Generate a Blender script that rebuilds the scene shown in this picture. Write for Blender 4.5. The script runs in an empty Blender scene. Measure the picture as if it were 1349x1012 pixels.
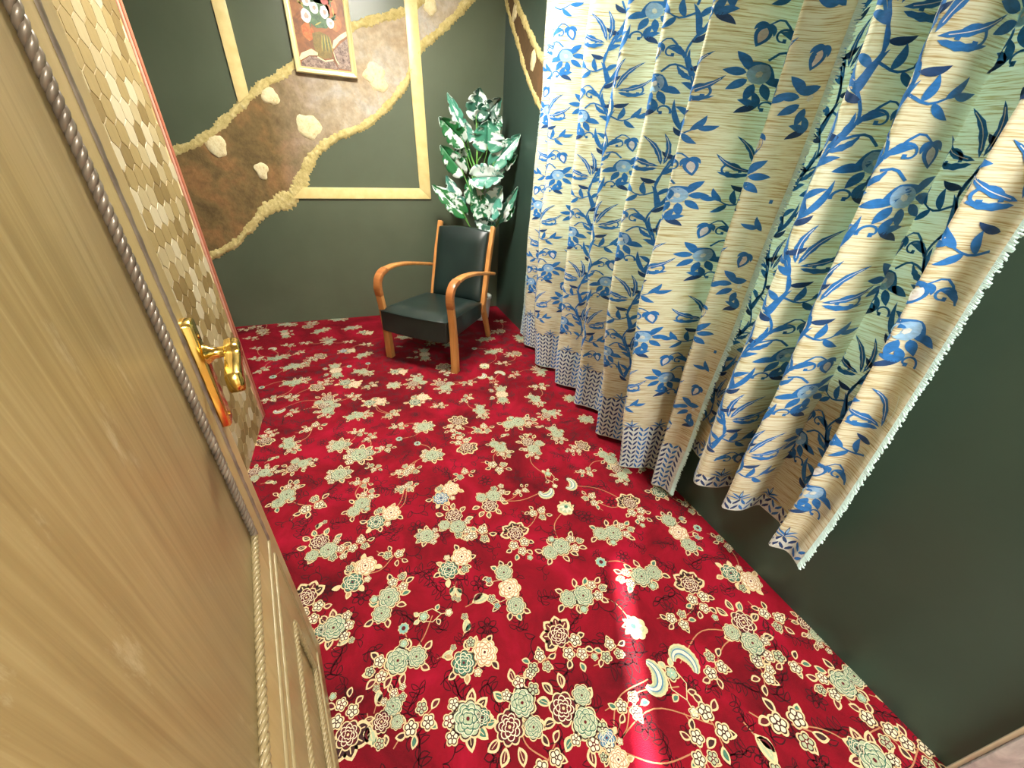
import bpy, bmesh, math, random
from mathutils import Vector, Matrix
import numpy as np
random.seed(7)
PI=math.pi; S=math.sin; Co=math.cos; R=math.radians
scene=bpy.context.scene
COL=scene.collection

# ---------------------------------------------------------------- camera
def cam_basis(yaw,pitch,roll):
    f=Vector((S(yaw)*Co(pitch),Co(yaw)*Co(pitch),-S(pitch)))
    r=Vector((Co(yaw),-S(yaw),0)); u=r.cross(f)
    return f, r*Co(roll)+u*S(roll), u*Co(roll)-r*S(roll)
F_,R_,U_=cam_basis(R(22.917),R(31.054),R(3.482))
cd=bpy.data.cameras.new('camera'); cam=bpy.data.objects.new('camera',cd); COL.objects.link(cam)
cd.sensor_width=36; cd.lens=502.23/1349*36; cd.clip_start=.01
M=Matrix((R_,U_,-F_)).transposed().to_4x4(); M.translation=Vector((-1.329,-3.702,1.4)); cam.matrix_world=M
scene.camera=cam
vs=scene.view_settings; vs.view_transform='Standard'; vs.look='None'; vs.gamma=1; vs.use_curve_mapping=False
vs.exposure=0.38
# ---------------------------------------------------------------- world, sun, daylight
w=bpy.data.worlds.new('sky'); scene.world=w; w.use_nodes=True
bg=w.node_tree.nodes['Background']; bg.inputs[0].default_value=(.80,.92,1,1); bg.inputs[1].default_value=2.7
def light(name,kind,loc,energy,color,rot=(0,0,0),**k):
    l=bpy.data.lights.new(name,kind); l.energy=energy; l.color=color
    for a,b in k.items(): setattr(l,a,b)
    o=bpy.data.objects.new(name,l); COL.objects.link(o); o.location=loc; o.rotation_euler=rot; return o
sun=light('sun','SUN',(0,0,6),75.0,(1,.97,.92),angle=R(.9))
sd=Vector((.46*Co(R(22)),.888*Co(R(22)),-S(R(22)))); sun.rotation_euler=sd.to_track_quat('-Z','Y').to_euler()

# ---------------------------------------------------------------- helpers
class MB:
    def __init__(s): s.v=[]; s.f=[]; s.m=[]; s.uv=None
    def add(s,v,f,m=0):
        n=len(s.v); s.v+= [tuple(a) for a in v]; s.f+=[tuple(n+i for i in q) for q in f]; s.m+=[m]*len(f)
    def box(s,a,b,m=0):
        (x0,y0,z0),(x1,y1,z1)=a,b
        s.add([(x0,y0,z0),(x1,y0,z0),(x1,y1,z0),(x0,y1,z0),(x0,y0,z1),(x1,y0,z1),(x1,y1,z1),(x0,y1,z1)],
          [(0,3,2,1),(4,5,6,7),(0,1,5,4),(1,2,6,5),(2,3,7,6),(3,0,4,7)],m)
    def build(s,name,mats,parent=None,smooth=False,bevel=0,seg=2):
        me=bpy.data.meshes.new(name); me.from_pydata(s.v,[],s.f)
        if not isinstance(mats,(list,tuple)): mats=[mats]
        for m in mats: me.materials.append(m)
        if len(mats)>1: me.polygons.foreach_set('material_index',s.m)
        if bevel:
            bm=bmesh.new(); bm.from_mesh(me)
            es=[e for e in bm.edges if len(e.link_faces)==2 and e.calc_face_angle(0)>R(30)]
            bmesh.ops.bevel(bm,geom=es,offset=bevel,segments=seg,affect='EDGES',profile=.5); bm.to_mesh(me); bm.free()
        if smooth or bevel:
            me.polygons.foreach_set('use_smooth',[True]*len(me.polygons))
            if bevel:
                try: me.set_sharp_from_angle(angle=R(40))
                except Exception: pass
        me.update()
        o=bpy.data.objects.new(name,me); COL.objects.link(o); o.parent=parent; return o
def empty(name,loc=(0,0,0),rz=0):
    o=bpy.data.objects.new(name,None); COL.objects.link(o); o.location=loc; o.rotation_euler=(0,0,rz); o.empty_display_size=.1; return o
def tag(o,label,cat=None,group=None,kind=None):
    if label: o['label']=label
    if cat: o['category']=cat
    if group: o['group']=group
    if kind: o['kind']=kind
    return o
def frames(pts):
    pts=[Vector(p) for p in pts]; out=[]; n=None
    for i,p in enumerate(pts):
        t=(pts[min(i+1,len(pts)-1)]-pts[max(i-1,0)]).normalized()
        if n is None:
            n=t.orthogonal().normalized()
        n=(n-t*n.dot(t)).normalized(); out.append((p,t,n,t.cross(n)))
    return out
def tube(mb,pts,rad,k=8,m=0,cap=True):
    fr=frames(pts); vs=[]; fs=[]
    for i,(p,t,n,b) in enumerate(fr):
        r=rad[i] if isinstance(rad,(list,tuple)) else rad
        for j in range(k):
            a=2*PI*j/k; vs.append(p+n*(r*Co(a))+b*(r*S(a)))
    for i in range(len(fr)-1):
        for j in range(k):
            fs.append((i*k+j,i*k+(j+1)%k,(i+1)*k+(j+1)%k,(i+1)*k+j))
    if cap: fs+= [tuple(reversed(range(k))),tuple(range((len(fr)-1)*k,len(fr)*k))]
    mb.add(vs,fs,m)
def lathe(mb,prof,c=(0,0,0),k=24,m=0):
    vs=[];fs=[]
    for r,z in prof:
        for j in range(k): a=2*PI*j/k; vs.append((c[0]+r*Co(a),c[1]+r*S(a),c[2]+z))
    for i in range(len(prof)-1):
        for j in range(k): fs.append((i*k+j,i*k+(j+1)%k,(i+1)*k+(j+1)%k,(i+1)*k+j))
    fs+=[tuple(reversed(range(k))),tuple(range((len(prof)-1)*k,len(prof)*k))]
    mb.add(vs,fs,m)
def catmull(P,n=10):
    P=[np.array(p,float) for p in P]; Q=[2*P[0]-P[1]]+P+[2*P[-1]-P[-2]]; out=[]
    for i in range(1,len(Q)-2):
        for k in range(n):
            t=k/n; a,b,c,d=Q[i-1],Q[i],Q[i+1],Q[i+2]
            out.append(.5*(2*b+(c-a)*t+(2*a-5*b+4*c-d)*t*t+(3*b-a-3*c+d)*t**3))
    out.append(P[-1]); return out
# ---------------------------------------------------------------- materials
def mat(name,col=(.5,.5,.5),rough=.5,metal=0,**k):
    m=bpy.data.materials.new(name); m.use_nodes=True; b=m.node_tree.nodes['Principled BSDF']
    b.inputs['Base Color'].default_value=(*col,1); b.inputs['Roughness'].default_value=rough; b.inputs['Metallic'].default_value=metal
    for a,v in k.items(): b.inputs[a.replace('_',' ')].default_value=v
    return m
class NT:
    def __init__(s,m): s.t=m.node_tree; s.n=s.t.nodes; s.b=s.n['Principled BSDF']
    def new(s,kind,**k):
        n=s.n.new(kind)
        for a,v in k.items():
            if a.startswith('i_'):
                n.inputs[a[2:].replace('_',' ')].default_value=v
            else: setattr(n,a,v)
        return n
    def link(s,a,b): s.t.links.new(a,b)
    def coords(s,out='Object',scale=(1,1,1),rot=(0,0,0)):
        c=s.new('ShaderNodeTexCoord'); mp=s.new('ShaderNodeMapping'); mp.inputs['Scale'].default_value=scale; mp.inputs['Rotation'].default_value=rot
        s.link(c.outputs[out],mp.inputs[0]); return mp.outputs[0]
    def noise(s,vec,scale=5,detail=4,rough=.5,dist=0):
        n=s.new('ShaderNodeTexNoise'); n.inputs['Scale'].default_value=scale; n.inputs['Detail'].default_value=detail
        n.inputs['Roughness'].default_value=rough; n.inputs['Distortion'].default_value=dist
        s.link(vec,n.inputs['Vector']); return n.outputs['Fac']
    def ramp(s,fac,stops):
        r=s.new('ShaderNodeValToRGB'); e=r.color_ramp.elements
        while len(e)<len(stops): e.new(.5)
        for el,(p,c) in zip(e,stops): el.position=p; el.color=(*c,1)
        s.link(fac,r.inputs[0]); return r.outputs[0]
    def mix(s,fac,a,b,mode='MIX'):
        m=s.new('ShaderNodeMix',data_type='RGBA',blend_type=mode)
        for i,v in ((0,fac),(6,a),(7,b)):
            if hasattr(v,'links'): s.link(v,m.inputs[i])
            else: m.inputs[i].default_value=(*v,1) if isinstance(v,tuple) else v
        return m.outputs[2]
    def color(s,o): s.link(o,s.b.inputs['Base Color'])
    def bump(s,h,strength=.3,dist=.01):
        b=s.new('ShaderNodeBump'); b.inputs['Strength'].default_value=strength; b.inputs['Distance'].default_value=dist
        s.link(h,b.inputs['Height']); s.link(b.outputs[0],s.b.inputs['Normal']); return b.outputs[0]
def wood(name,c0,c1,rough=.4,scale=(60,60,3),rot=(0,0,0)):
    m=mat(name,c0,rough); t=NT(m); v=t.coords('Object',scale,rot)
    n=t.noise(v,1,6,.6,.4); t.color(t.ramp(n,[(.3,c0),(.7,c1)])); t.bump(n,.08,.002); return m
def paint(name,c0,c1,rough=.4):
    m=mat(name,c0,rough); t=NT(m); v=t.coords('Object')
    n=t.noise(v,2.2,5,.6); t.color(t.ramp(n,[(.3,c0),(.7,c1)])); f=t.noise(v,60,3,.6); t.bump(f,.06,.004); return m
CARPET=[("6",-1.10,-1.87,86,1),("3",-0.90,-1.88,-124,1),("5",-0.78,-1.99,13,1.2),("1",-0.55,-2.00,-1,1.15),("7",-1.16,-2.01,-18,1),("6",-1.10,-2.13,-101,1),("3",-0.91,-2.12,103,1),("1",-0.74,-2.19,-71,0.85),("A",-0.56,-2.22,-92,1),("1",-0.38,-2.17,-96,0.85),("5",-0.98,-2.32,22,1),("5",-0.80,-2.32,-46,1.2),("5",-1.23,-2.21,26,1),("2",-1.09,-2.42,21,1),("A",-0.90,-2.52,47,1),("5",-0.74,-2.51,18,0.8),("8",-0.64,-2.55,-18,1),("L",-0.57,-2.48,-92,1),("8",-0.51,-2.55,40,1),("A",-1.09,-2.59,-79,1),("5",-1.01,-2.68,-7,1.2),("3",-0.86,-2.73,-94,1),("5",-0.72,-2.66,-19,1),("6",-1.22,-2.62,71,0.8),("B",-0.59,-2.68,-45,1),("5",-1.26,-2.32,-4,0.9),("3",-0.29,-2.31,-162,0.8),("1",-0.20,-2.46,-79,0.9),("A",-0.20,-2.56,-101,0.8),("5",-0.37,-2.50,-18,0.9),("5",-0.05,-2.56,28,1),("5",-0.44,-2.67,95,1),("3",-0.28,-2.75,-89,1),("2",-0.06,-2.73,3,1),("1",-0.45,-2.86,-8,1),("4",-0.17,-2.96,-92,1),("5",-0.01,-2.86,-65,1),("1",-0.70,-2.86,2,1),("7",-0.07,-2.97,-19,1),("A",-1.62,-2.54,-47,1),("5",-1.49,-2.57,21,1),("2",-1.38,-2.47,8,1),("5",-1.36,-2.67,-30,1),("2",-1.49,-2.71,32,1),("3",-1.67,-2.74,-72,1),("1",-1.39,-2.84,52,1),("2",-1.14,-2.78,47,1),("6",-1.58,-2.88,81,1),("7",-1.36,-2.96,-20,1),("L",-1.26,-2.95,-10,1),("9",-1.17,-2.90,-104,1),("9",-1.16,-2.91,-95,1),("9",-1.23,-3.08,20,1),("9",-1.54,-2.94,1,1),("4",-0.97,-2.95,-91,1),("9",-1.07,-2.96,-9,1.6),("9",-1.16,-3.01,75,1.2),("7",-0.58,-2.97,-19,1.2),("1",-0.72,-3.06,-1,1),("3",-0.87,-3.16,-60,1),("5",-0.73,-3.26,20,1),("1",-0.46,-3.07,171,1),("B",-0.60,-3.23,44,1),("2",-1.16,-3.13,-11,1),("5",-0.97,-3.21,15,1),("5",-0.01,-3.07,-63,1),("2",-0.08,-3.21,-31,1),("3",-0.30,-3.17,-102,1),("9",0.02,-3.29,-80,1),("5",-0.44,-3.26,-30,1),("5",-0.10,-3.37,-59,1.1),("A",-0.24,-3.38,-106,1.1),("1",-1.39,-3.06,179,1),("A",-1.43,-3.18,45,0.7),("9",-1.47,-3.22,-64,1.4),("5",-1.35,-3.23,17,1.1),("6",-1.22,-3.27,75,1.1),("3",-1.54,-3.19,100,0.9),("9",-1.46,-3.12,86,1),("A",-1.08,-3.31,44,1.1),("A",-0.92,-3.37,-57,1.1),("5",-1.04,-3.43,28,1.1),("2",-0.86,-3.47,-69,0.7),("5",-0.76,-3.41,-20,1),("8",-0.66,-3.37,33,1.2),("8",-0.53,-3.37,-29,1.2),("L",-0.58,-3.42,-93,1.2),("5",-0.43,-3.42,21,1.1),("5",-0.55,-3.53,-95,1.3),("5",-0.63,-3.56,-107,1.1),("5",-0.29,-3.48,-119,1.1),("5",-0.18,-3.49,-41,1.1),("5",-0.33,-3.61,-29,1.5),("9",-0.46,-3.64,-99,1.8),("A",0.00,-3.45,-98,0.7),("1",-0.07,-3.59,173,1),("5",-0.08,-3.71,-74,1.2),("6",-0.18,-3.75,29,1.1),("5",-0.03,-3.78,-55,1.1),("9",0.01,-3.68,-57,1),("8",-1.90,-1.45,-17,0.8),("5",-1.82,-1.50,44,0.8),("A",-1.63,-1.51,-79,1),("1",-1.45,-1.65,2,0.8),("5",-1.70,-1.69,21,1.2),("5",-1.26,-1.69,34,0.8),("5",-1.46,-1.81,-17,0.9),("3",-1.93,-1.74,79,0.8),("1",-1.80,-1.82,-70,0.8),("6",-1.56,-1.90,-96,1),("6",-1.46,-2.01,88,1.25),("5",-1.40,-1.88,33,0.8),("5",-1.24,-1.82,0,0.9),("5",-1.33,-2.00,-18,0.9),("7",-1.25,-1.94,-17,1),("9",-1.87,-1.91,19,1),("A",-1.75,-2.00,17,0.8),("A",-1.92,-2.00,-18,0.8),("6",-1.56,-2.13,96,1),("5",-1.40,-2.13,-53,0.8),("5",-1.46,-2.22,-18,0.9),("9",-1.86,-2.09,-18,1),("1",-1.79,-2.19,62,0.9),("5",-1.67,-2.30,28,1.3),("1",-1.47,-2.35,52,0.9),("5",-1.26,-2.20,12,1),("5",-1.27,-2.32,10,0.8),("9",-1.63,-2.42,41,1),("5",-2.22,0.08,-14,1),("1",-1.98,0.06,-14,0.8),("5",-1.78,0.09,-13,1),("3",-1.81,-0.13,58,0.8),("1",-1.56,-0.02,-14,0.8),("5",-2.30,-0.08,-14,1),("3",-2.16,-0.15,-73,0.8),("4",-1.98,-0.26,-78,0.8),("5",-2.22,-0.29,-15,1),("1",-1.70,-0.26,39,0.8),("A",-1.64,-0.49,-77,0.8),("1",-1.45,-0.26,14,0.8),("2",-1.34,-0.39,-14,0.8),("5",-1.81,-0.49,-15,0.8),("5",-1.93,-0.50,-15,0.9),("8",-2.05,-0.55,-15,0.8),("5",-2.15,-0.50,-15,0.8),("5",-1.48,-0.55,-15,0.8),("5",-1.35,-0.64,-15,0.9),("3",-1.70,-0.77,-147,0.9),("1",-1.98,-0.71,11,0.8),("5",-1.84,-0.66,36,0.8),("2",-1.50,-0.72,10,0.8),("1",-1.38,-0.83,30,0.7),("5",-2.12,-0.69,-15,1),("1",-1.85,-0.89,9,0.9),("4",-1.58,-1.03,-85,1),("5",-2.06,-0.89,35,1),("7",-1.98,-1.01,-16,1.3),("1",-1.40,-1.11,-35,0.8),("7",-1.49,-0.99,-16,1),("7",-1.36,-0.98,-16,1),("1",-1.83,-1.12,7,0.9),("3",-1.69,-1.23,46,0.9),("2",-1.49,-1.24,-16,1),("5",-1.36,-1.31,24,1),("7",-2.03,-1.14,-16,1),("5",-1.96,-1.31,5,1),("5",-1.84,-1.32,-33,1),("A",-1.63,-1.43,-79,1),("5",-1.47,-1.42,-34,1),("2",-1.35,-1.53,-17,0.9),("1",-1.03,-0.57,-14,0.8),("3",-0.80,-0.72,-152,0.8),("2",-0.69,-0.81,26,0.8),("9",-1.10,-0.75,-15,1),("4",-0.93,-0.94,-96,1),("9",-1.05,-0.97,-15,1),("3",-0.83,-1.19,-81,1),("2",-1.16,-1.17,-35,0.8),("6",-1.21,-1.35,78,0.8),("A",-1.06,-1.34,64,1),("A",-0.89,-1.45,-80,1),("2",-1.08,-1.58,20,1),("5",-1.32,-1.53,-17,1),("5",-1.26,-1.69,19,1),("5",-0.97,-1.68,1,0.9),("5",-0.78,-1.65,31,1),("1",-0.73,-1.82,-95,0.8),("5",-0.72,-1.46,-16,1),("8",-0.61,-1.39,20,1),("8",-0.47,-1.40,-16,1),("L",-0.54,-1.48,-85,1),("B",-0.53,-1.25,-16,1),("4",-0.54,-1.67,-104,1),("5",-0.36,-1.44,30,1),("1",-0.38,-1.03,6,0.8),("3",-0.22,-1.12,-175,0.8),("5",-0.38,-1.25,-16,1),("1",-0.37,-0.79,8,0.8),("7",-0.52,-0.94,-15,1.2),("3",-0.19,-0.65,-171,0.8),("5",-0.11,-0.42,-14,1),("1",-0.08,-0.85,-92,0.8),("A",-0.15,-1.44,-91,0.8),("5",-0.25,-1.65,-16,1.2),("6",-0.11,-1.85,-119,0.8),("1",-0.35,-1.80,-78,0.8),("A",-0.33,-1.97,12,0.8),("6",-0.13,-2.09,65,0.8),("9",-0.44,-2.07,-17,1),("9",-0.67,-2.09,12,1),("9",-0.54,-2.12,-17,1),("9",-0.78,-2.03,-17,1)]
LEAVES=[[-0.315, -0.283, 1.62, -0.293, -0.29, 1.808, 0.126], [-0.294, -0.258, 1.592, -0.131, -0.309, 1.76, 0.122], [-0.402, -0.255, 1.514, -0.521, -0.218, 1.766, 0.069], [-0.419, -0.292, 1.461, -0.593, -0.237, 1.611, 0.116], [-0.384, -0.282, 1.473, -0.392, -0.279, 1.594, 0.071], [-0.261, -0.404, 1.418, -0.259, -0.405, 1.607, 0.186], [-0.212, -0.399, 1.319, -0.016, -0.461, 1.534, 0.102], [-0.19, -0.374, 1.308, -0.02, -0.428, 1.399, 0.098], [-0.43, -0.299, 1.255, -0.595, -0.247, 1.43, 0.115], [-0.377, -0.41, 1.227, -0.146, -0.483, 1.244, 0.124], [-0.43, -0.309, 0.95, -0.669, -0.234, 1.156, 0.101], [-0.445, -0.263, 0.974, -0.549, -0.23, 1.225, 0.093], [-0.365, -0.298, 1.04, -0.383, -0.293, 1.225, 0.069], [-0.247, -0.409, 0.946, -0.142, -0.442, 1.174, 0.139], [-0.29, -0.416, 0.935, -0.359, -0.395, 1.165, 0.116], [-0.158, -0.437, 0.925, -0.02, -0.48, 1.175, 0.063], [-0.217, -0.45, 0.866, -0.362, -0.404, 0.909, 0.091], [-0.126, -0.426, 0.93, -0.029, -0.456, 1.028, 0.064], [-0.384, -0.24, 1.35, -0.456, -0.217, 1.448, 0.093], [-0.174, -0.306, 1.568, -0.128, -0.321, 1.647, 0.065], [-0.202, -0.339, 1.211, -0.131, -0.362, 1.282, 0.085]]
PAINT={"corn": [[-1.49, 1.828], [-1.164, 1.848], [-1.169, 2.216], [-1.49, 2.171]], "wf": [[-1.405, 2.108], [-1.349, 2.155], [-1.291, 2.139], [-1.262, 2.09], [-1.39, 2.181]], "red": [[-1.28, 2.196]], "orange": [[-1.409, 2.03], [-1.242, 2.174], [-1.23, 2.098]], "vase": [[-1.385, 2.025], [-1.388, 1.957], [-1.373, 1.902], [-1.328, 1.896], [-1.281, 1.908], [-1.272, 1.97], [-1.272, 2.005], [-1.299, 2.027], [-1.337, 2.039]], "cl": [[-1.493, 1.889], [-1.473, 1.913], [-1.406, 1.942], [-1.369, 1.925], [-1.371, 1.911], [-1.424, 1.906], [-1.486, 1.873]], "cr": [[-1.271, 1.962], [-1.257, 2.002], [-1.215, 2.033], [-1.163, 2.06], [-1.165, 2.035], [-1.22, 2.002], [-1.262, 1.958]], "dl": [[-1.479, 1.869], [-1.425, 1.901], [-1.376, 1.902], [-1.335, 1.884], [-1.281, 1.895], [-1.246, 1.847], [-1.487, 1.831]], "dr": [[-1.267, 1.945], [-1.223, 1.985], [-1.161, 2.022], [-1.164, 1.85], [-1.25, 1.853]]}

# ---------------------------------------------------------------- shared materials
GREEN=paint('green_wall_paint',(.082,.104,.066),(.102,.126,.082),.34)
GREEN_SHADE=paint('green_wall_paint_shaded',(.027,.054,.042),(.036,.068,.052),.4)  # window wall faces away from the light; its shade is in this colour
WHITE=paint('white_paint',(.72,.70,.66),(.78,.76,.72),.6)
GOLD=mat('gold_strip_paint',(.80,.68,.34),.35,.0); _t=NT(GOLD); _v=_t.coords('Object',(3,3,3)); _n=_t.noise(_v,6,5); _t.color(_t.ramp(_n,[(.3,(.70,.56,.23)),(.7,(.80,.67,.32))]))
def struct(name,mb,m,label,cat,**k):
    o=mb.build(name,m,**k); o['kind']='structure'; tag(o,label,cat); return o
# carpet ground
CARP=mat('red_carpet_pile',(.33,.004,.016),.85,0); _t=NT(CARP)
_v=_t.coords('Object'); _n=_t.noise(_v,3.5,5,.6,.6)
_t.color(_t.ramp(_n,[(.30,(.070,.0008,.004)),(.5,(.180,.0015,.009)),(.72,(.30,.003,.022))]))
_f=_t.noise(_v,420,2,.7); _t.bump(_f,.5,.004)
_t.b.inputs['Sheen Weight'].default_value=.05; _t.b.inputs['Sheen Roughness'].default_value=.35; _t.b.inputs['Sheen Tint'].default_value=(1,.28,.45,1)
_t.b.inputs['Specular IOR Level'].default_value=.15
b=MB(); b.box((-3.1,-3.95,-.06),(.12,.1,0)); floor=struct('floor',b,CARP,'red wall to wall carpet woven with cream flower clusters','carpet')
b=MB(); b.box((-3.1,-3.95,2.75),(.12,.1,2.85)); struct('ceiling',b,WHITE,'plain white ceiling over the room','ceiling')
b=MB(); b.box((-3.1,0,0),(.12,.1,2.75)); wall_back=struct('wall_back',b,GREEN,'grey green back wall with a stucco river band and gold strips','wall')
b=MB(); b.box((-3.1,-3.83,0),(-3.0,0,2.75)); struct('wall_alcove',b,GREEN,'grey green side wall beyond the mosaic wall','wall')
# right wall with window opening
WY0,WY1,WZ0,WZ1=-3.24,-.98,.80,2.25
b=MB(); b.box((0,-3.95,0),(.12,0,WZ0)); b.box((0,-3.95,WZ1),(.12,0,2.75)); b.box((0,-3.95,WZ0),(.12,WY0,WZ1)); b.box((0,WY1,WZ0),(.12,0,WZ1))
wall_right=struct('wall_right',b,GREEN_SHADE,'glossy green wall behind and below the curtains, its shade put into the colour','wall')
FR=mat('window_frame_white',(.75,.76,.74),.4)
win=empty('window_1',(0.06,(WY0+WY1)/2,WZ0)); win['kind']='structure'; tag(win,'wide white framed window hidden behind the curtains','window')
hw=(WY1-WY0)/2; hh=WZ1-WZ0
for y0,y1,z0,z1 in ((-hw,hw,0,.05),(-hw,hw,hh-.05,hh),(-hw,-hw+.05,.05,hh-.05),(hw-.05,hw,.05,hh-.05),(-.025,.025,.05,hh-.05)):
    b=MB(); b.box((-.025,y0,z0),(.025,y1,z1)); b.build('window_frame',FR,win)
GL=bpy.data.materials.new('window_glass'); GL.use_nodes=True; _n=GL.node_tree.nodes; _n.clear()
_o=_n.new('ShaderNodeOutputMaterial'); _a=_n.new('ShaderNodeBsdfTransparent'); _g=_n.new('ShaderNodeBsdfGlossy'); _m=_n.new('ShaderNodeMixShader')
_g.inputs['Roughness'].default_value=.02; _m.inputs[0].default_value=.06; _l=GL.node_tree.links
_l.new(_a.outputs[0],_m.inputs[1]); _l.new(_g.outputs[0],_m.inputs[2]); _l.new(_m.outputs[0],_o.inputs[0])
for s in (-1,1):
    b=MB(); y0,y1=(-hw+.05,-.025) if s<0 else (.025,hw-.05); b.box((-.003,y0,.05),(.003,y1,hh-.05)); b.build('pane',GL,win)
# front wall with wide doorway, jamb, unseen hall box added to block sun
DX0,DX1,DH=-1.52,-.035,2.12
b=MB(); b.box((-3.1,-3.95,0),(DX0,-3.83,2.75)); b.box((DX0,-3.95,DH),(0,-3.83,2.75)); struct('wall_front',b,GREEN,'green wall around the doorway the room is seen from','wall')
JAMB=mat('polished_jamb',(.62,.60,.60),.14); _t=NT(JAMB); _v=_t.coords('Object',(1,1,.4)); _n=_t.noise(_v,14,5,.7,1); _t.color(_t.ramp(_n,[(.35,(.45,.45,.48)),(.65,(.80,.79,.80))]))
CREAM=mat('cream_bead',(.80,.74,.55),.2)
JX=-.012
j=empty('trim_1',(0,-3.83,0)); j['kind']='structure'; tag(j,'polished pale door jamb at the near end of the right wall','jamb')
b=MB(); b.box((JX-.03,-.12,0),(0,-.009,DH)); b.build('jamb_face',JAMB,j,bevel=.004)
b=MB(); b.box((JX-.004,-.009,0),(0,0,DH)); b.build('jamb_bead',CREAM,j,bevel=.003)
HALL=paint('added_hall_paint',(.70,.66,.58),(.76,.72,.64),.7)
HY=-6.2
b=MB(); b.box((-3.1,HY-.1,-.06),(1.2,-3.95,0)); struct('floor_hall',b,wood('hall_floor_wood',(.25,.14,.07),(.36,.22,.11),.4,(40,4,4)),'brown wooden floor of the hall outside the doorway','floor')
b=MB(); b.box((-3.1,HY-.1,2.6),(1.2,-3.95,2.7)); struct('ceiling_sun_block',b,WHITE,'added white hall ceiling outside the doorway that blocks the sun','ceiling')
b=MB(); b.box((-3.2,HY-.1,0),(-3.1,-3.95,2.7)); b.box((1.2,HY-.1,0),(1.3,-3.95,2.7)); struct('wall_side_sun_block',b,HALL,'added cream hall side walls outside the doorway that block the sun','wall')
# unseen hall end wall, added so its two slits cut the sun into streaks
b=MB(); y0,y1=HY-.04,HY
sl=[(-2.213,-2.142,.05,1.46),(-1.700,-1.684,2.02,2.42)]
xs=[-3.1,sl[0][0],sl[0][1],sl[1][0],sl[1][1],1.2]
b.box((xs[0],y0,0),(xs[1],y1,2.7)); b.box((xs[2],y0,0),(xs[3],y1,2.7)); b.box((xs[4],y0,0),(xs[5],y1,2.7))
for a,c,z0,z1 in sl:
    b.box((a,y0,0),(c,y1,z0)); b.box((a,y0,z1),(c,y1,2.7))
struct('wall_slit_sun_block',b,HALL,'added cream hall end wall with two slits that shape the sun','wall')
# unseen ceiling fill lamps, added to brighten the room and the doorway side
LMP=mat('fill_lamp_glass',(.9,.88,.8),.3,0,Emission_Strength=6.0); LMP.node_tree.nodes['Principled BSDF'].inputs['Emission Color'].default_value=(1,.93,.8,1)
BR=mat('fill_lamp_brass',(.75,.55,.2),.3,1)
def ceiling_fill_lamp(loc,power,label,size=.5):
    e=empty('ceiling_fill_lamp',loc); tag(e,label,'lamp')
    b=MB(); lathe(b,[(.0,-.02),(.24,-.02),(.26,-.01),(.26,0)],k=32); b.build('base',BR,e,smooth=True)
    b=MB(); lathe(b,[(.0,-.09),(.1,-.085),(.18,-.06),(.225,-.02)],k=32); b.build('shade',LMP,e,smooth=True)
    l=light('fill_light','AREA',(loc[0],loc[1],loc[2]-.11),power,(1,.94,.84),shape='DISK',size=size)
    return e
ceiling_fill_lamp((-1.05,-1.5,2.75),88,'added round ceiling fill lamp in the room, out of view')
ceiling_fill_lamp((-.75,-4.75,2.6),90,'added round ceiling fill lamp in the hall, out of view',.8)

# ---------------------------------------------------------------- back wall relief
STUC=mat('brown_stucco',(.3,.2,.1),.8); _t=NT(STUC); _v=_t.coords('Object')
_n=_t.noise(_v,4.5,7,.62,.5); _n2=_t.noise(_v,22,6,.7); _sx=_t.new('ShaderNodeSeparateXYZ'); _t.link(_v,_sx.inputs[0])
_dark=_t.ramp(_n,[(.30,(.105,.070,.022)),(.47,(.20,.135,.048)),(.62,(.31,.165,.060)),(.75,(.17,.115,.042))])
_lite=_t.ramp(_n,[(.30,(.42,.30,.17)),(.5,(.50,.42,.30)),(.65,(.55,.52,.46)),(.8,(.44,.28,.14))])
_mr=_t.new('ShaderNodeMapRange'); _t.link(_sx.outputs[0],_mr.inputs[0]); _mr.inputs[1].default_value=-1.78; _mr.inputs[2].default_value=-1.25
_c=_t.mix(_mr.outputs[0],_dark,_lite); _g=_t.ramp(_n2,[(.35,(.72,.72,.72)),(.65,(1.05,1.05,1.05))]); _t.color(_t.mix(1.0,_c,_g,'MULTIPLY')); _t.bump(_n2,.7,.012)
BORD=mat('yellow_rough_plaster',(.62,.54,.26),.85); _t=NT(BORD); _v=_t.coords('Object'); _n=_t.noise(_v,30,6,.7); _t.color(_t.ramp(_n,[(.3,(.42,.33,.11)),(.55,(.62,.52,.22)),(.75,(.74,.66,.36))])); _t.bump(_n,.9,.012)
PATCH=mat('cream_plaster_patch',(.72,.64,.34),.85); _t=NT(PATCH); _v=_t.coords('Object'); _n=_t.noise(_v,45,5,.7); _t.color(_t.ramp(_n,[(.25,(.48,.36,.14)),(.42,(.74,.64,.36)),(.7,(.84,.78,.52))])); _t.bump(_n,.8,.008)
UP=[(-2.75,1.16),(-2.52,1.24),(-2.355,1.308),(-2.227,1.359),(-2.072,1.466),(-1.901,1.599),(-1.733,1.727),(-1.603,1.793),(-1.49,1.882),(-1.25,2.021),(-1.122,2.091),(-.939,2.158),(-.763,2.22),(-.55,2.36),(-.40,2.50),(-.2,2.62)]
LO=[(-2.75,.47),(-2.52,.55),(-2.355,.608),(-2.195,.69),(-2.028,.839),(-1.916,.938),(-1.722,1.032),(-1.628,1.155),(-1.522,1.311),(-1.352,1.433),(-1.133,1.525),(-.951,1.653),(-.82,1.785),(-.744,1.887),(-.666,2.031),(-.549,2.122),(-.392,2.245),(-.288,2.345),(-.1,2.47)]
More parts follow.
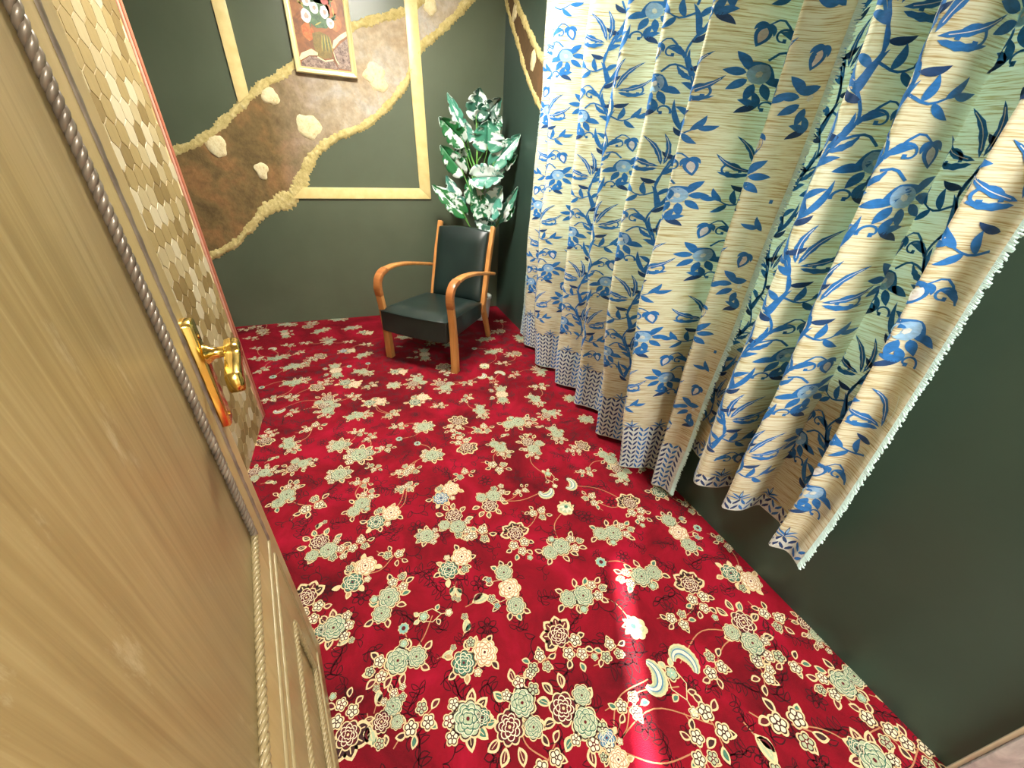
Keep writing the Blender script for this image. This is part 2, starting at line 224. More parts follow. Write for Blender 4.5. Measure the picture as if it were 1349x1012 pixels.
def band(name,up,lo,axis,depth,m,parent,n=90):
    """stucco relief between two lines on a wall, with its own thickness"""
    def res(P):
        Q=catmull(P,8); L=[0]
        for a,c in zip(Q,Q[1:]): L.append(L[-1]+float(np.linalg.norm(c-a)))
        t=np.linspace(0,L[-1],n); q=np.array(Q); return np.stack([np.interp(t,L,q[:,0]),np.interp(t,L,q[:,1])],1)
    A,B=res(up),res(lo); mb=MB(); vs=[];K=5
    for i in range(n):
        for k in range(K):
            q=A[i]+(B[i]-A[i])*k/(K-1); d=depth*(.8+.4*random.random())
            vs.append((q[0],-d,q[1]) if axis=='y' else (-d,q[0],q[1]))
    fs=[(i*K+k,(i+1)*K+k,(i+1)*K+k+1,i*K+k+1) for i in range(n-1) for k in range(K-1)]
    if axis=='x': fs=[tuple(reversed(f)) for f in fs]
    mb.add(vs,fs)
    return mb.build(name,m,parent,smooth=True),A,B
def border(name,line,axis,width,depth,m,parent,seed,swell=None):
    """rough plaster bead along a line on a wall"""
    rn=random.Random(seed); Q=catmull(line,12); L=[0]
    for a,c in zip(Q,Q[1:]): L.append(L[-1]+float(np.linalg.norm(c-a)))
    n=int(L[-1]/.010); t=np.linspace(0,L[-1],n); q=np.array(Q); P=np.stack([np.interp(t,L,q[:,0]),np.interp(t,L,q[:,1])],1)
    vs=[];K=7
    for i in range(n):
        d=P[min(i+1,n-1)]-P[max(i-1,0)]; d/=np.linalg.norm(d)+1e-9; nn=np.array((-d[1],d[0]))
        wv=width*(.8+.35*rn.random()+.15*S(i*.35)); 
        if swell: wv*=swell(P[i])
        off=(rn.random()-.5)*width*.18
        for k in range(K):
            s=-1+2*k/(K-1); r=wv*.5*s+off; h=depth*math.sqrt(max(0,1-s*s))*(.7+.6*rn.random())+.0005
            p=P[i]+nn*r; vs.append((p[0],-h,p[1]) if axis=='y' else (-h,p[0],p[1]))
    fs=[(i*K+k,i*K+k+1,(i+1)*K+k+1,(i+1)*K+k) for i in range(n-1) for k in range(K-1)]
    if axis=='x': fs=[tuple(reversed(f)) for f in fs]
    mb=MB(); mb.add(vs,fs); return mb.build(name,m,parent,smooth=True)
def patch(c,rx,rz,axis,parent,seed,m=None):
    rn=random.Random(seed); k=26; vs=[]; ring=[]; ph=[rn.random()*6.28 for _ in range(3)]; amp=[.05+.12*rn.random(),.04+.09*rn.random(),.03+.07*rn.random()]
    for j in range(k):
        a=2*PI*j/k; rr=1+amp[0]*S(2*a+ph[0])+amp[1]*S(3*a+ph[1])+amp[2]*S(5*a+ph[2])+.10*(rn.random()-.5); ring.append((rx*rr*Co(a),rz*rr*S(a)))
    for sc,d in ((1,.004),(.93,.011),(.5,.013)):
        for p in ring:
            q=(c[0]+p[0]*sc,c[1]+p[1]*sc); dd=d*(.85+.3*rn.random()); vs.append((q[0],-dd,q[1]) if axis=='y' else (-dd,q[0],q[1]))
    fs=[(r*k+j,r*k+(j+1)%k,(r+1)*k+(j+1)%k,(r+1)*k+j) for r in range(2) for j in range(k)]+[tuple(range(2*k,3*k))]
    if axis=='x': fs=[tuple(reversed(f)) for f in fs]
    mb=MB(); mb.add(vs,fs); return mb.build('stucco_patch',m or PATCH,parent,smooth=True)
band('stucco_band',UP,LO,'y',.005,STUC,wall_back)
border('stucco_border',UP,'y',.055,.013,BORD,wall_back,3)
border('stucco_border',LO,'y',.058,.014,BORD,wall_back,4,swell=lambda p:1.0+1.2*math.exp(-((p[0]+1.80)/.14)**2)+.4*math.exp(-((p[0]+1.6)/.12)**2))
for i,(c,rx,rz) in enumerate((((-2.127,1.338),.060,.072),((-1.888,1.197),.045,.056),((-1.723,1.656),.05,.055),((-1.512,1.495),.078,.082),((-1.001,1.831),.085,.078),((-.575,2.268),.05,.042))): patch(c,rx,rz,'y',wall_back,i+1)
def strip(pts,parent=wall_back):
    mb=MB(); n=len(pts); mb.add([(x,-.0165,z) for x,z in pts]+[(x,0,z) for x,z in pts],[tuple(range(n))]+[(i,i+n,(i+1)%n+n,(i+1)%n) for i in range(n)])
    return mb.build('gold_strip',GOLD,parent,bevel=.002)
strip([(-1.935,2.74),(-1.925,1.60),(-1.85,1.655),(-1.86,2.74)][::1])
strip([(-.768,2.74),(-.735,1.108),(-.642,1.030),(-.680,2.74)])
strip([(-1.72,1.014),(-.642,1.028),(-.735,1.108),(-1.63,1.094)])
# stucco band continuing on the right wall, its shade put into a darker colour
STUC_SHADE=mat('shaded_brown_stucco',(.12,.08,.03),.8); _t=NT(STUC_SHADE); _v=_t.coords('Object'); _n=_t.noise(_v,4.5,7,.62,.5); _t.color(_t.ramp(_n,[(.30,(.06,.035,.014)),(.5,(.11,.066,.026)),(.7,(.16,.085,.035))])); _t.bump(_n,.5,.012)
rup=[(.0,2.60),(-.208,2.34),(-.372,2.209),(-.527,2.091),(-.645,2.006),(-.785,1.91),(-1.0,1.76)]
rlo=[(.0,2.385),(-.149,2.23),(-.327,2.054),(-.50,1.883),(-.688,1.738),(-.95,1.56)]
band('stucco_band',rup,rlo,'x',.005,STUC_SHADE,wall_right,40)
border('stucco_border',rup,'x',.05,.012,BORD,wall_right,8); border('stucco_border',rlo,'x',.05,.012,BORD,wall_right,9)
patch((-.21,2.275),.045,.05,'x',wall_right,11); patch((-.6,1.955),.04,.06,'x',wall_right,12)

# ---------------------------------------------------------------- mosaic left wall
WLX=-1.973; WLE=-1.489
MB0=mat('mosaic_ground',(.42,.33,.15),.5); _t=NT(MB0); _v=_t.coords('Object',(1,1,1)); _vo=_t.new('ShaderNodeTexVoronoi'); _vo.inputs['Scale'].default_value=16; _t.link(_v,_vo.inputs[0])
_t.color(_t.ramp(_vo.outputs['Color'],[(.2,(.30,.22,.08)),(.5,(.44,.35,.16)),(.8,(.58,.50,.30))]))
b=MB(); b.box((WLX-.08,-3.83,0),(WLX,WLE,2.75)); wall_left=struct('wall_left',b,MB0,'left wall stub covered in gold and beige hexagon mosaic','wall')
TONE=[wood('mosaic_gold_dark',(.145,.098,.030),(.17,.118,.038),.62),wood('mosaic_gold_mid',(.215,.158,.058),(.24,.178,.07),.6),wood('mosaic_beige',(.285,.23,.115),(.315,.258,.138),.6),wood('mosaic_pale',(.355,.308,.19),(.385,.335,.215),.6)]
hexr=.0385; tiles=[]
for m in TONE:
    mb=MB(); ring=[(hexr*.985*Co(R(60*k+90)),hexr*.985*1.08*S(R(60*k+90))) for k in range(6)]
    mb.add([(0,y,z) for y,z in ring]+[(.0022,y*.965,z*.965) for y,z in ring],[(6,7,8,9,10,11)]+[(k,(k+1)%6,6+(k+1)%6,6+k) for k in range(6)])
    o=mb.build('tile',m); tiles.append(o.data); bpy.data.objects.remove(o)
from mathutils import noise as mn
row=0; z=.02; nt=0
while z<1.97:
    y=WLE-.022-hexr*.87-(hexr*.866 if row%2 else 0)
    while y>-2.12 and nt<300:
        v=mn.noise(Vector((y*11,z*9,3.3)))+.55*(random.random()-.5)
        o=bpy.data.objects.new('tile',tiles[0 if v<-.22 else 1 if v<.08 else 2 if v<.33 else 3]); COL.objects.link(o); o.parent=wall_left; o.location=(WLX,y,max(z,hexr*1.1)); nt+=1
        y-=hexr*1.732
    z+=hexr*1.5*1.08; row+=1
PINK=wood('pink_corner_wood',(.42,.19,.13),(.56,.30,.22),.4,(40,40,5))
b=MB(); b.box((-.03,-.034,0),(.006,-.013,2.75)); tr=b.build('corner_trim',PINK,wall_left,bevel=.003); tr.location=(WLX,WLE,0)
b=MB(); b.box((-.09,-.0128,0),(.009,.012,2.75)); tr=b.build('corner_cap',wood('red_brown_cap',(.30,.09,.05),(.40,.14,.08),.45,(40,40,5)),wall_left,bevel=.003); tr.location=(WLX,WLE,0)

# ---------------------------------------------------------------- door leaf
DA=R(100.2); Wd=.87; dd=Vector((Co(DA),S(DA),0)); Bc=Vector((-1.617,-2.938,0))+dd*.012; H0=Bc-dd*Wd
VEN=mat('gold_veneer',(.5,.37,.16),.34); _t=NT(VEN); _v=_t.coords('Object',(75,75,1.5)); _n=_t.noise(_v,1.2,8,.68,.6); _v2=_t.coords('Object',(1,1,1)); _n2=_t.noise(_v2,3.5,4,.6)
_c=_t.ramp(_n,[(.25,(.20,.135,.046)),(.5,(.32,.236,.096)),(.75,(.44,.345,.165))]); _t.color(_t.mix(.22,_c,_t.ramp(_n2,[(.3,(.29,.205,.078)),(.7,(.46,.375,.195))]))); _t.bump(_n,.05,.002)
_v3=_t.coords('Object',(18,18,4.5)); _n3=_t.noise(_v3,1,8,.75,.2); _sc=_t.ramp(_n3,[(.60,(0,0,0)),(.70,(.6,.6,.6))]); _old=_t.b.inputs['Base Color'].links[0].from_socket; _t.color(_t.mix(_sc,_old,(.55,.48,.30)))
STILE=wood('door_stile_wood',(.34,.25,.10),(.43,.33,.15),.34,(40,40,2))
ROPE=mat('grey_rope_moulding',(.30,.25,.20),.32,.35); _t=NT(ROPE); _v=_t.coords('Object',(30,30,30)); _n=_t.noise(_v,1,4); _t.color(_t.ramp(_n,[(.3,(.13,.105,.08)),(.7,(.27,.225,.17))]))
GROPE=mat('gold_lit_rope_moulding',(.25,.195,.095),.36,.1)  # gold of the lower panel; on upper horizontals it paints golden light
BRASS=mat('brass',(.83,.60,.17),.17,1.0)
door=empty('door_1',H0,DA); door['kind']='structure'; tag(door,'open gold veneered door leaf with rope mouldings and a brass handle','door')
DHt=2.06; dz=.012
def dbox(name,x0,x1,y0,y1,z0,z1,m,bev=.002,parent=door):
    b=MB(); b.box((x0,y0,z0),(x1,y1,z1)); return b.build(name,m,parent,bevel=bev)
rx0,rx1=.12,Wd-.165; bx0,bx1=.05,Wd-.075
up0,up1=.745,1.86; lo0,lo1=.205,.430
dbox('stile',0,rx0,0,.040,dz,DHt,STILE,.003); dbox('stile',rx1,Wd,0,.040,dz,DHt,STILE,.003)
for z0,z1 in ((dz,lo0),(lo1,up0),(up1,DHt)): dbox('rail',rx0,rx1,.0003,.0397,z0,z1,STILE,.001)
for z0,z1 in ((lo0,lo1),(up0,up1)): dbox('panel',rx0,rx1,.004,.036,z0,z1,VEN,.001)
def rope(A,B,m,r=.0040,off=.0033,period=.034,parent=door,name='rope_moulding'):
    A=Vector(A);B=Vector(B);L=(B-A).length;t=(B-A)/L;n=Vector((0,-1,0));bb=t.cross(n);mb=MB();N=int(L/period*9)
    for s in range(3):
        pts=[]
        for i in range(N+1):
            d=L*i/N; a=2*PI*d/period/1.0*1+s*2*PI/3
            pts.append(A+t*d+n*(off*Co(a)+.0012)+bb*(off*S(a)))
        tube(mb,pts,r,6)
    return mb.build(name,m,parent,smooth=True)
def bead(A,B,m,r=.0042,parent=door):
    A=Vector(A);B=Vector(B);L=(B-A).length;t=(B-A)/L;n=Vector((0,-1,0));bb=t.cross(n);mb=MB();N=max(2,int(L/.012));k=7;vs=[]
    for i in range(N+1):
        rr=r*(1+.10*S(i*1.9)+.06*random.random())
        for j in range(k): a=PI*j/(k-1); vs.append(A+t*(L*i/N)+bb*(rr*1.15*Co(a))+n*(rr*S(a)))
    fs=[(i*k+j,(i+1)*k+j,(i+1)*k+j+1,i*k+j+1) for i in range(N) for j in range(k-1)]
    mb.add(vs,fs); return mb.build('bead_moulding',m,parent,smooth=True)
for x0,x1,z0,z1,mv,mh,fn in ((rx0,rx1,up0,up1,ROPE,GROPE,rope),(rx0,rx1,lo0,lo1,GROPE,GROPE,rope),(bx0,bx1,.625,1.97,ROPE,GROPE,bead),(bx0,bx1,.115,.575,GROPE,GROPE,bead)):
    fn((x0,0,z0),(x0,0,z1),mv); fn((x1,0,z0),(x1,0,z1),mv); fn((x0,0,z0),(x1,0,z0),mh); fn((x0,0,z1),(x1,0,z1),mh)
# brass handle on the stile near the free edge
hx=Wd-.040; hz=1.045
hp=MB(); ring=[]
K=14
for k in range(K+1): a=PI*k/K; ring.append((.021*Co(a),.098+.008*S(a)))
ring+= [(-x,-z) for x,z in ring]
n=len(ring)
hp.add([(hx+x,0,hz-.01+z) for x,z in ring]+[(hx+x,-.013,hz-.01+z) for x,z in ring]+[(hx+x*.86,-.016,hz-.01+z*.97) for x,z in ring],[(k,(k+1)%n,n+(k+1)%n,n+k) for k in range(n)]+[(n+k,n+(k+1)%n,2*n+(k+1)%n,2*n+k) for k in range(n)]+[tuple(range(2*n,3*n))])
plate=hp.build('handle_plate',BRASS,door,smooth=True); plate['label']='polished brass handle backplate'
hm=MB(); prof=[(.019,.015),(.017,.019),(.0105,.027),(.0095,.038),(.0115,.050)]
vs=[];k=16
for r,d in prof:
    for j in range(k): a=2*PI*j/k; vs.append((hx+r*Co(a),-d,hz+.03+r*S(a)))
hm.add(vs,[(i*k+j,i*k+(j+1)%k,(i+1)*k+(j+1)%k,(i+1)*k+j) for i in range(4) for j in range(k)]); hm.build('handle_neck',BRASS,plate,smooth=True)
# lever: rounded block at the neck, then a curved paddle pointing back to the hinge side
lv=MB(); path=[(.017,0,.017),(.008,.0,.0185),(-.016,.0,.0175),(-.026,-.002,.012),(-.046,-.005,.013),(-.078,-.010,.017),(-.104,-.013,.017)]
q=catmull(path,5); vs=[];k=12
for x,z,r in q:
    for j in range(k):
        a=2*PI*j/k; cx=abs(Co(a))**.4*math.copysign(1,Co(a)); cz=abs(S(a))**.4*math.copysign(1,S(a)); vs.append((hx+x,-.056+min(r,.012)*cx,hz+.03+z+r*cz))
N=len(q)
lv.add(vs,[(i*k+j,i*k+(j+1)%k,(i+1)*k+(j+1)%k,(i+1)*k+j) for i in range(N-1) for j in range(k)]+[tuple(reversed(range(k))),tuple(range((N-1)*k,N*k))]); lv.build('lever',BRASS,plate,smooth=True)
for zz in (-.085,.075):
    b=MB(); vs=[(hx+.004*Co(2*PI*j/10),-.0178,hz-.01+zz+.004*S(2*PI*j/10)) for j in range(10)]+[(hx+.004*Co(2*PI*j/10),-.015,hz-.01+zz+.004*S(2*PI*j/10)) for j in range(10)]
    b.add(vs,[tuple(range(10))]+[(j,(j+1)%10,10+(j+1)%10,10+j) for j in range(10)]); b.build('screw',BRASS,plate)

# ---------------------------------------------------------------- carpet motifs (carved pile, layer on layer)
def yarn(name,c,var=.12):
    m=mat(name,c,.9); t=NT(m); v=t.coords('Object'); n=t.noise(v,160,3,.7); a=tuple(x*(1-var*1.6) for x in c); d=tuple(min(1,x*(1+var)) for x in c)
    t.color(t.ramp(n,[(.3,a),(.7,d)])); t.b.inputs['Specular IOR Level'].default_value=.15; t.b.inputs['Sheen Weight'].default_value=.2; return m
YN=dict(cream=(.54,.43,.235),pale=(.31,.37,.235),dkgreen=(.045,.13,.09),tan=(.36,.235,.12),maroon=(.085,.008,.012),blue=(.07,.17,.27),dark=(.030,.0005,.003),teal=(.20,.38,.31),stem=(.36,.165,.08),light=(.62,.56,.40),ink=(.035,.012,.012))
KEYS=list(YN); YM=[yarn('yarn_'+k,YN[k]) for k in KEYS]; KI={k:i for i,k in enumerate(KEYS)}
LZ=[.0011,.0015,.0019,.0023,.0027,.0030]
cp=MB(); LN={-4:.0002,-3:.0004,-2:.0006,-1:.0008}
class Pen:
    def __init__(s,x,y,ang,sc,flip=1): s.x,s.y,s.c,s.s,s.k,s.fl=x,y,Co(ang),S(ang),sc,flip; s.dz=random.random()*.00012
    def T(s,p):
        a,b=p[0]*s.k,p[1]*s.k*s.fl; return (s.x+a*s.c-b*s.s,s.y+a*s.s+b*s.c)
    def poly(s,pts,col,l):
        q=[s.T(p) for p in pts]; q=[(min(x,.02),min(y,.02)) for x,y in q]
        if s.fl<0: q.reverse()
        cp.add([(x,y,(LZ[l] if l>=0 else LN[l])+s.dz) for x,y in q],[tuple(range(len(q)))],KI[col])
    def line(s,pts,w,col,l,close=False):
        n=len(pts); vs=[]
        for i,p in enumerate(pts):
            a=pts[(i-1)%n if close else max(i-1,0)]; b=pts[(i+1)%n if close else min(i+1,n-1)]
            dx,dy=b[0]-a[0],b[1]-a[1]; L=math.hypot(dx,dy) or 1; nx,ny=-dy/L*w/2,dx/L*w/2
            vs+= [s.T((p[0]+nx,p[1]+ny)),s.T((p[0]-nx,p[1]-ny))]
        m=n if close else n-1
        fs=[(2*i,2*i+1,2*((i+1)%n)+1,2*((i+1)%n)) for i in range(m)]
        cp.add([(x,y,(LZ[l] if l>=0 else LN[l])+s.dz) for x,y in vs],fs,KI[col])
def scal(c,r,n,amp=.13,ph=0,per=5): return [(c[0]+r*(1-amp+amp*abs(S((2*PI*j/(n*per)*n)/2+0)))*Co(2*PI*j/(n*per)+ph),c[1]+r*(1-amp+amp*abs(S((2*PI*j/(n*per)*n)/2)))*S(2*PI*j/(n*per)+ph)) for j in range(n*per)]
def arc(c,r,a0,a1,n=6): return [(c[0]+r*Co(a0+(a1-a0)*i/n),c[1]+r*S(a0+(a1-a0)*i/n)) for i in range(n+1)]
def lens(b,a,L,w,n=7,curve=0):
    top=[];bot=[]
    for i in range(n+1):
        t=i/n; x=L*t; h=w/2*S(PI*t)**.8 if 0<t<1 else 0; y=curve*S(PI*t)*L
        top.append((x,y+h)); 
        if 0<t<1: bot.append((x,y-h))
    pts=top+bot[::-1]; return [(b[0]+x*Co(a)-y*S(a),b[1]+x*S(a)+y*Co(a)) for x,y in pts]
def rose(p,c,r,fill,ln=None):
    r*=1.1; ph=random.random()*6; n=random.choice((7,8,9))
    ln={'pale':'dkgreen','tan':'stem','maroon':'light','dkgreen':'light','blue':'light'}[fill]
    p.poly(scal(c,r,n,.16,ph),'cream',0); p.poly(scal(c,r*.90,n,.17,ph),'ink' if fill!='tan' else 'tan',1); p.poly(scal(c,r*.83,n,.17,ph),'light' if fill=='tan' else fill,2)
    lw=r*(.055 if fill=='pale' else .062)
    for rr,k,o in ((.78,7,0),(.52,6,.5),(.28,4,.2)):
        for j in range(k):
            a=2*PI*(j+o)/k+ph; q=(c[0]+r*rr*Co(a)*.62,c[1]+r*rr*S(a)*.62)
            if fill=='pale': p.line(arc(q,r*(.12+.16*rr),a-1.7,a+1.7,5),lw*1.9,'light',3)
            p.line(arc(q,r*(.10+.16*rr),a-1.6,a+1.6,5),lw,ln,4)
    p.poly(scal(c,r*.10,5,.1),'maroon' if fill!='maroon' else 'cream',5)
def flower(p,c,r,fill='light',ctr='ink'):
    ph=random.random()*6
    p.poly(scal(c,r*1.05,5,.26,ph,6),'cream',0)
    p.poly(scal(c,r*.86,5,.28,ph,6),'ink',1); p.poly(scal(c,r*.72,5,.3,ph,6),fill,2)
    for j in range(5):
        a=2*PI*j/5+ph; p.line([(c[0]+r*.25*Co(a),c[1]+r*.25*S(a)),(c[0]+r*.62*Co(a),c[1]+r*.62*S(a))],r*.15,ctr,3)
    p.poly(scal(c,r*.26,5,.1),ctr,3); p.poly(scal(c,r*.12,4,.05),'light',4)
def leaf(p,b,a,L,w,fill='ink',cv=.08):
    L*=.80; w*=1.12; b=(b[0]-Co(a)*L*.08,b[1]-S(a)*L*.08)
    p.poly(lens(b,a,L,w,7,cv),'cream',-3)
    b2=(b[0]+Co(a)*L*.16,b[1]+S(a)*L*.16); p.poly(lens(b2,a,L*.68,w*.58,6,cv),fill,-2)
    if L>.05: p.line([b2,(b[0]+Co(a)*L*.7-S(a)*cv*L*.8,b[1]+S(a)*L*.7+Co(a)*cv*L*.8)],w*.07,'cream',-1)
rnd=random.random
LF=('ink','maroon','maroon','dkgreen','ink')
def rl(): return random.choice(LF)
def c1(p):
    for a,x,y in ((2.6,-.11,.02),(-2.3,-.09,-.03),(-1.2,-.02,-.045),(-.8,.03,-.04),(1.9,-.04,.04),(.3,.10,-.01),(1.0,.08,.04),(-.5,.09,-.03)): leaf(p,(x,y),a,.062,.026,rl())
    rose(p,(-.075,.0),.043,'pale'); rose(p,(0,.01),.053,'pale')
    flower(p,(.072,.032),.026); flower(p,(.068,-.026),.025,'light','maroon'); flower(p,(.112,.006),.022,'pale'); flower(p,(-.03,.068),.022,'pale','teal')
def c2(p):
    dk=random.choice(('dkgreen','dkgreen','blue'))
    for a,x,y in ((2.7,-.09,.02),(-2.4,-.08,-.03),(-1.5,-.04,-.045),(-.9,.07,-.02),(.9,.06,.05),(1.9,-.02,.04),(1.4,.01,.05)): leaf(p,(x,y),a,.058,.025,random.choice(('ink','tan','cream')))
    rose(p,(-.045,-.008),.050,dk); rose(p,(.046,.018),.052,'tan'); flower(p,(-.01,.066),.024,'pale'); flower(p,(.01,-.05),.018,'light','tan')
def c3(p):
    for a in (1.7,2.4,3.1,3.9,4.6): leaf(p,(0.02*Co(a),.02*S(a)),a,.092,.052,random.choice(('ink','ink','maroon')),0)
    rose(p,(0,0),.046,'maroon','light'); 
    for a,x,y in ((-1.2,.09,-.05),(-.5,.13,-.03),(.6,.12,.03),(1.2,.07,.05)): leaf(p,(x,y),a,.05,.024,rl())
    flower(p,(.066,.032),.029); flower(p,(.072,-.032),.028); flower(p,(.118,.004),.026,'light','maroon'); flower(p,(.165,.03),.016,'pale','teal')
def c4(p):
    for a,x,y in ((3.14,-.12,0),(2.5,-.11,.03),(-2.4,-.11,-.03),(0,.12,0),(.6,.11,.03),(-.7,.11,-.03)): leaf(p,(x,y),a,.055,.025,rl())
    for x in (-.05,.04):
        p.line([(x,0),(x*1.2,.06),(x*1.1,.085)],.003,'cream',0); leaf(p,(x*1.1,.07),1.6,.05,.03,'maroon'); flower(p,(x*1.5,.085),.017,'teal'); leaf(p,(x*1.7,.08),1.1+.5*rnd(),.05,.018,'ink')
    rose(p,(-.088,0),.045,'pale'); rose(p,(0,0),.053,'tan'); rose(p,(.088,0),.045,'pale')
def c5(p):
    p.line([(-.10,-.01),(-.05,.012),(0,0),(.06,.01)],.0035,'stem',-4)
    for a,x,y in ((2.8,-.05,.0),(.2,.05,.01),(-1,.02,-.02),(1.3,.03,.02),(-2.2,-.03,-.02)): leaf(p,(x,y),a,.05,.021,rl())
    flower(p,(-.032,.004),.026,random.choice(('light','pale','light'))); flower(p,(.022,-.016),.025); 
    if rnd()<.75: flower(p,(.022,.032),.022,'pale','maroon')
def c6(p):
    for a in (.2,.9,1.6,2.3,3.0): leaf(p,(.03*Co(a),.03*S(a)),a,.082,.032,rl(),0)
    rose(p,(0,0),.056,'pale')
    flower(p,(-.045,-.052),.024); flower(p,(.0,-.064),.024,'light','maroon'); flower(p,(.045,-.05),.022)
    if rnd()<.5: rose(p,(.0,.05),.028,'dkgreen')
def c7(p):
    for j in range(9): a=2*PI*j/9; leaf(p,(.006*Co(a),.006*S(a)),a,.027,.017,'teal',0)
    p.poly(scal((0,0),.009,6,.1),'maroon',3)
def c8(p):
    pts=[];m=26
    for i in range(m):
        t=i/(m-1); r=.010+.026*S(PI*min(1,t*1.05))**.8*(1-.35*t); a=-.5+3.6*t; pts.append(((.055-.02*t)*Co(a)*(1-.35*t),(.05-.01*t)*S(a)*(1-.25*t),r))
    for w,col,l in ((1.25,'cream',0),(1.0,'pale',1),(.55,'blue',2),(.28,'light',3)):
        L=[];Rr=[]
        for i,(x,y,r) in enumerate(pts):
            a=pts[max(i-1,0)];b=pts[min(i+1,m-1)];dx,dy=b[0]-a[0],b[1]-a[1];n=math.hypot(dx,dy);k=r*w*.62*(1+(.16*abs(S(i*1.6)) if l==0 else 0)); L.append((x-dy/n*k,y+dx/n*k));Rr.append((x+dy/n*k,y-dx/n*k))
        for i in range(m-1): p.poly([Rr[i],Rr[i+1],L[i+1],L[i]],col,l)
def c9(p):
    leaf(p,(-.035,0),.15,.07,.028,'pale'); leaf(p,(-.03,0),.7,.045,.02,rl()); flower(p,(.02,.0),.014,'pale','maroon'); p.line([(-.06,-.01),(-.03,0)],.003,'stem',-4)
def cA(p):
    for a,x,y in ((2.7,-.09,.03),(3.3,-.10,.0),(-2.4,-.08,-.04),(-1.4,0,-.06),(.8,.08,.05),(1.6,.02,.06),(2.1,-.05,.06)): leaf(p,(x,y),a,.066,.028,rl())
    rose(p,(-.045,.012),.048,'maroon','light'); rose(p,(.035,.0),.048,'pale'); rose(p,(-.01,-.062),.034,'pale')
    flower(p,(.085,.035),.025,'light','maroon'); flower(p,(.09,-.02),.024,'pale'); flower(p,(.13,.01),.02); flower(p,(.03,.06),.02)
def cB(p):
    for a in (-2.6,-2.0,-1.4,-.8): leaf(p,(0,-.01),a,.08,.026,'maroon')
    for a in (.3,1.0,1.6,2.2,2.9): leaf(p,(0,0),a,.062,.02,'ink')
    p.poly(scal((0,0),.052,7,.16),'cream',1); p.poly(scal((0,-.004),.040,7,.18),'pale',2)
    for a in (.4,1.1,1.8,2.5): p.poly(lens((0,-.02),a,.05,.016),'light',3)
    p.poly(scal((0,-.015),.012,5,.1),'dkgreen',4)
def cL(p):
    flower(p,(-.04,0),.026,'pale','teal'); p.line([(-.04,.02),(0,.03),(.04,.0),(.06,0)],.0035,'cream',1); p.line([(-.04,-.02),(0,-.03),(.04,0)],.0035,'cream',1)
    leaf(p,(.02,.02),1.2,.04,.02,rl()); leaf(p,(.02,-.02),-1.2,.04,.02,rl()); flower(p,(.075,0),.018,'light','cream')
    leaf(p,(-.06,.01),2.6,.04,.02,'pale'); leaf(p,(-.06,-.01),-2.6,.04,.02,'pale')
CL={'1':c1,'2':c2,'3':c3,'4':c4,'5':c5,'6':c6,'7':c7,'8':c8,'9':c9,'A':cA,'B':cB,'L':cL}
for i,(t,x,y,g,s) in enumerate(CARPET):
    if y>-.02: y=-.05
    CL[t](Pen(x,y,R(g),s*.76,1 if i%2 else -1))
# thin stems linking neighbouring clusters
big=[c for c in CARPET if c[0] in '1234A6']; sm=[c for c in CARPET if c[0] in '5L8B7']
wp=Pen(0,0,0,1)
for c in sm:
    n=min(big,key=lambda q:(q[1]-c[1])**2+(q[2]-c[2])**2); d=math.hypot(n[1]-c[1],n[2]-c[2])
    if d<.5:
        mx,my=(c[1]+n[1])/2,(c[2]+n[2])/2; k=random.choice((-.2,.2,.12)); mx-=(n[2]-c[2])*k; my+=(n[1]-c[1])*k
        q=catmull([(c[1],c[2]),(mx,my),(n[1],n[2])],6); wp.line([tuple(a) for a in q],.0035,'stem',-4)
# dark tone-on-tone foliage between the clusters
def spray(p):
    q=[(0.085*i/9-.04,.03*S(i*.55)) for i in range(10)]; p.line(q,.0038,'dark',-4)
    for i in range(1,10,2):
        for s in (1,-1): 
            o=lens(q[i],s*(.7+.4*rnd()),.032+.012*rnd(),.016,5,.12*s); p.line(o,.0036,'dark',-4,True)
def bloom(p):
    for k,r in ((7,.036),(5,.018)):
        for j in range(k):
            a=2*PI*j/k; p.line(lens((r*.3*Co(a),r*.3*S(a)),a,r*.8,r*.55,5),.0036,'dark',-4,True)
def curl(p):
    q=[((.045-.0035*i)*Co(.45*i),(.045-.0035*i)*S(.45*i)) for i in range(12)]; p.line(q,.0038,'dark',-4)
    for i in (0,3,6): p.line(lens(q[i],.45*i+.9,.04,.018,5,.15),.0036,'dark',-4,True)
tp=[]
for i in range(5000):
    x,y=-2.0+2.0*rnd(),-3.82+3.2*rnd()
    if any((x-a)**2+(y-b)**2<.0058 for a,b in tp): continue
    tp.append((x,y))
    if x<-1.55 and y<-3.0: continue
    random.choice((spray,bloom,curl,spray))(Pen(x,y,rnd()*6.28,.62+.38*rnd()))
fp=cp.build('woven_flower_pattern',YM,floor); fp['kind']='stuff'; fp['label']='cream and green woven flower clusters with dark leaf tracery'

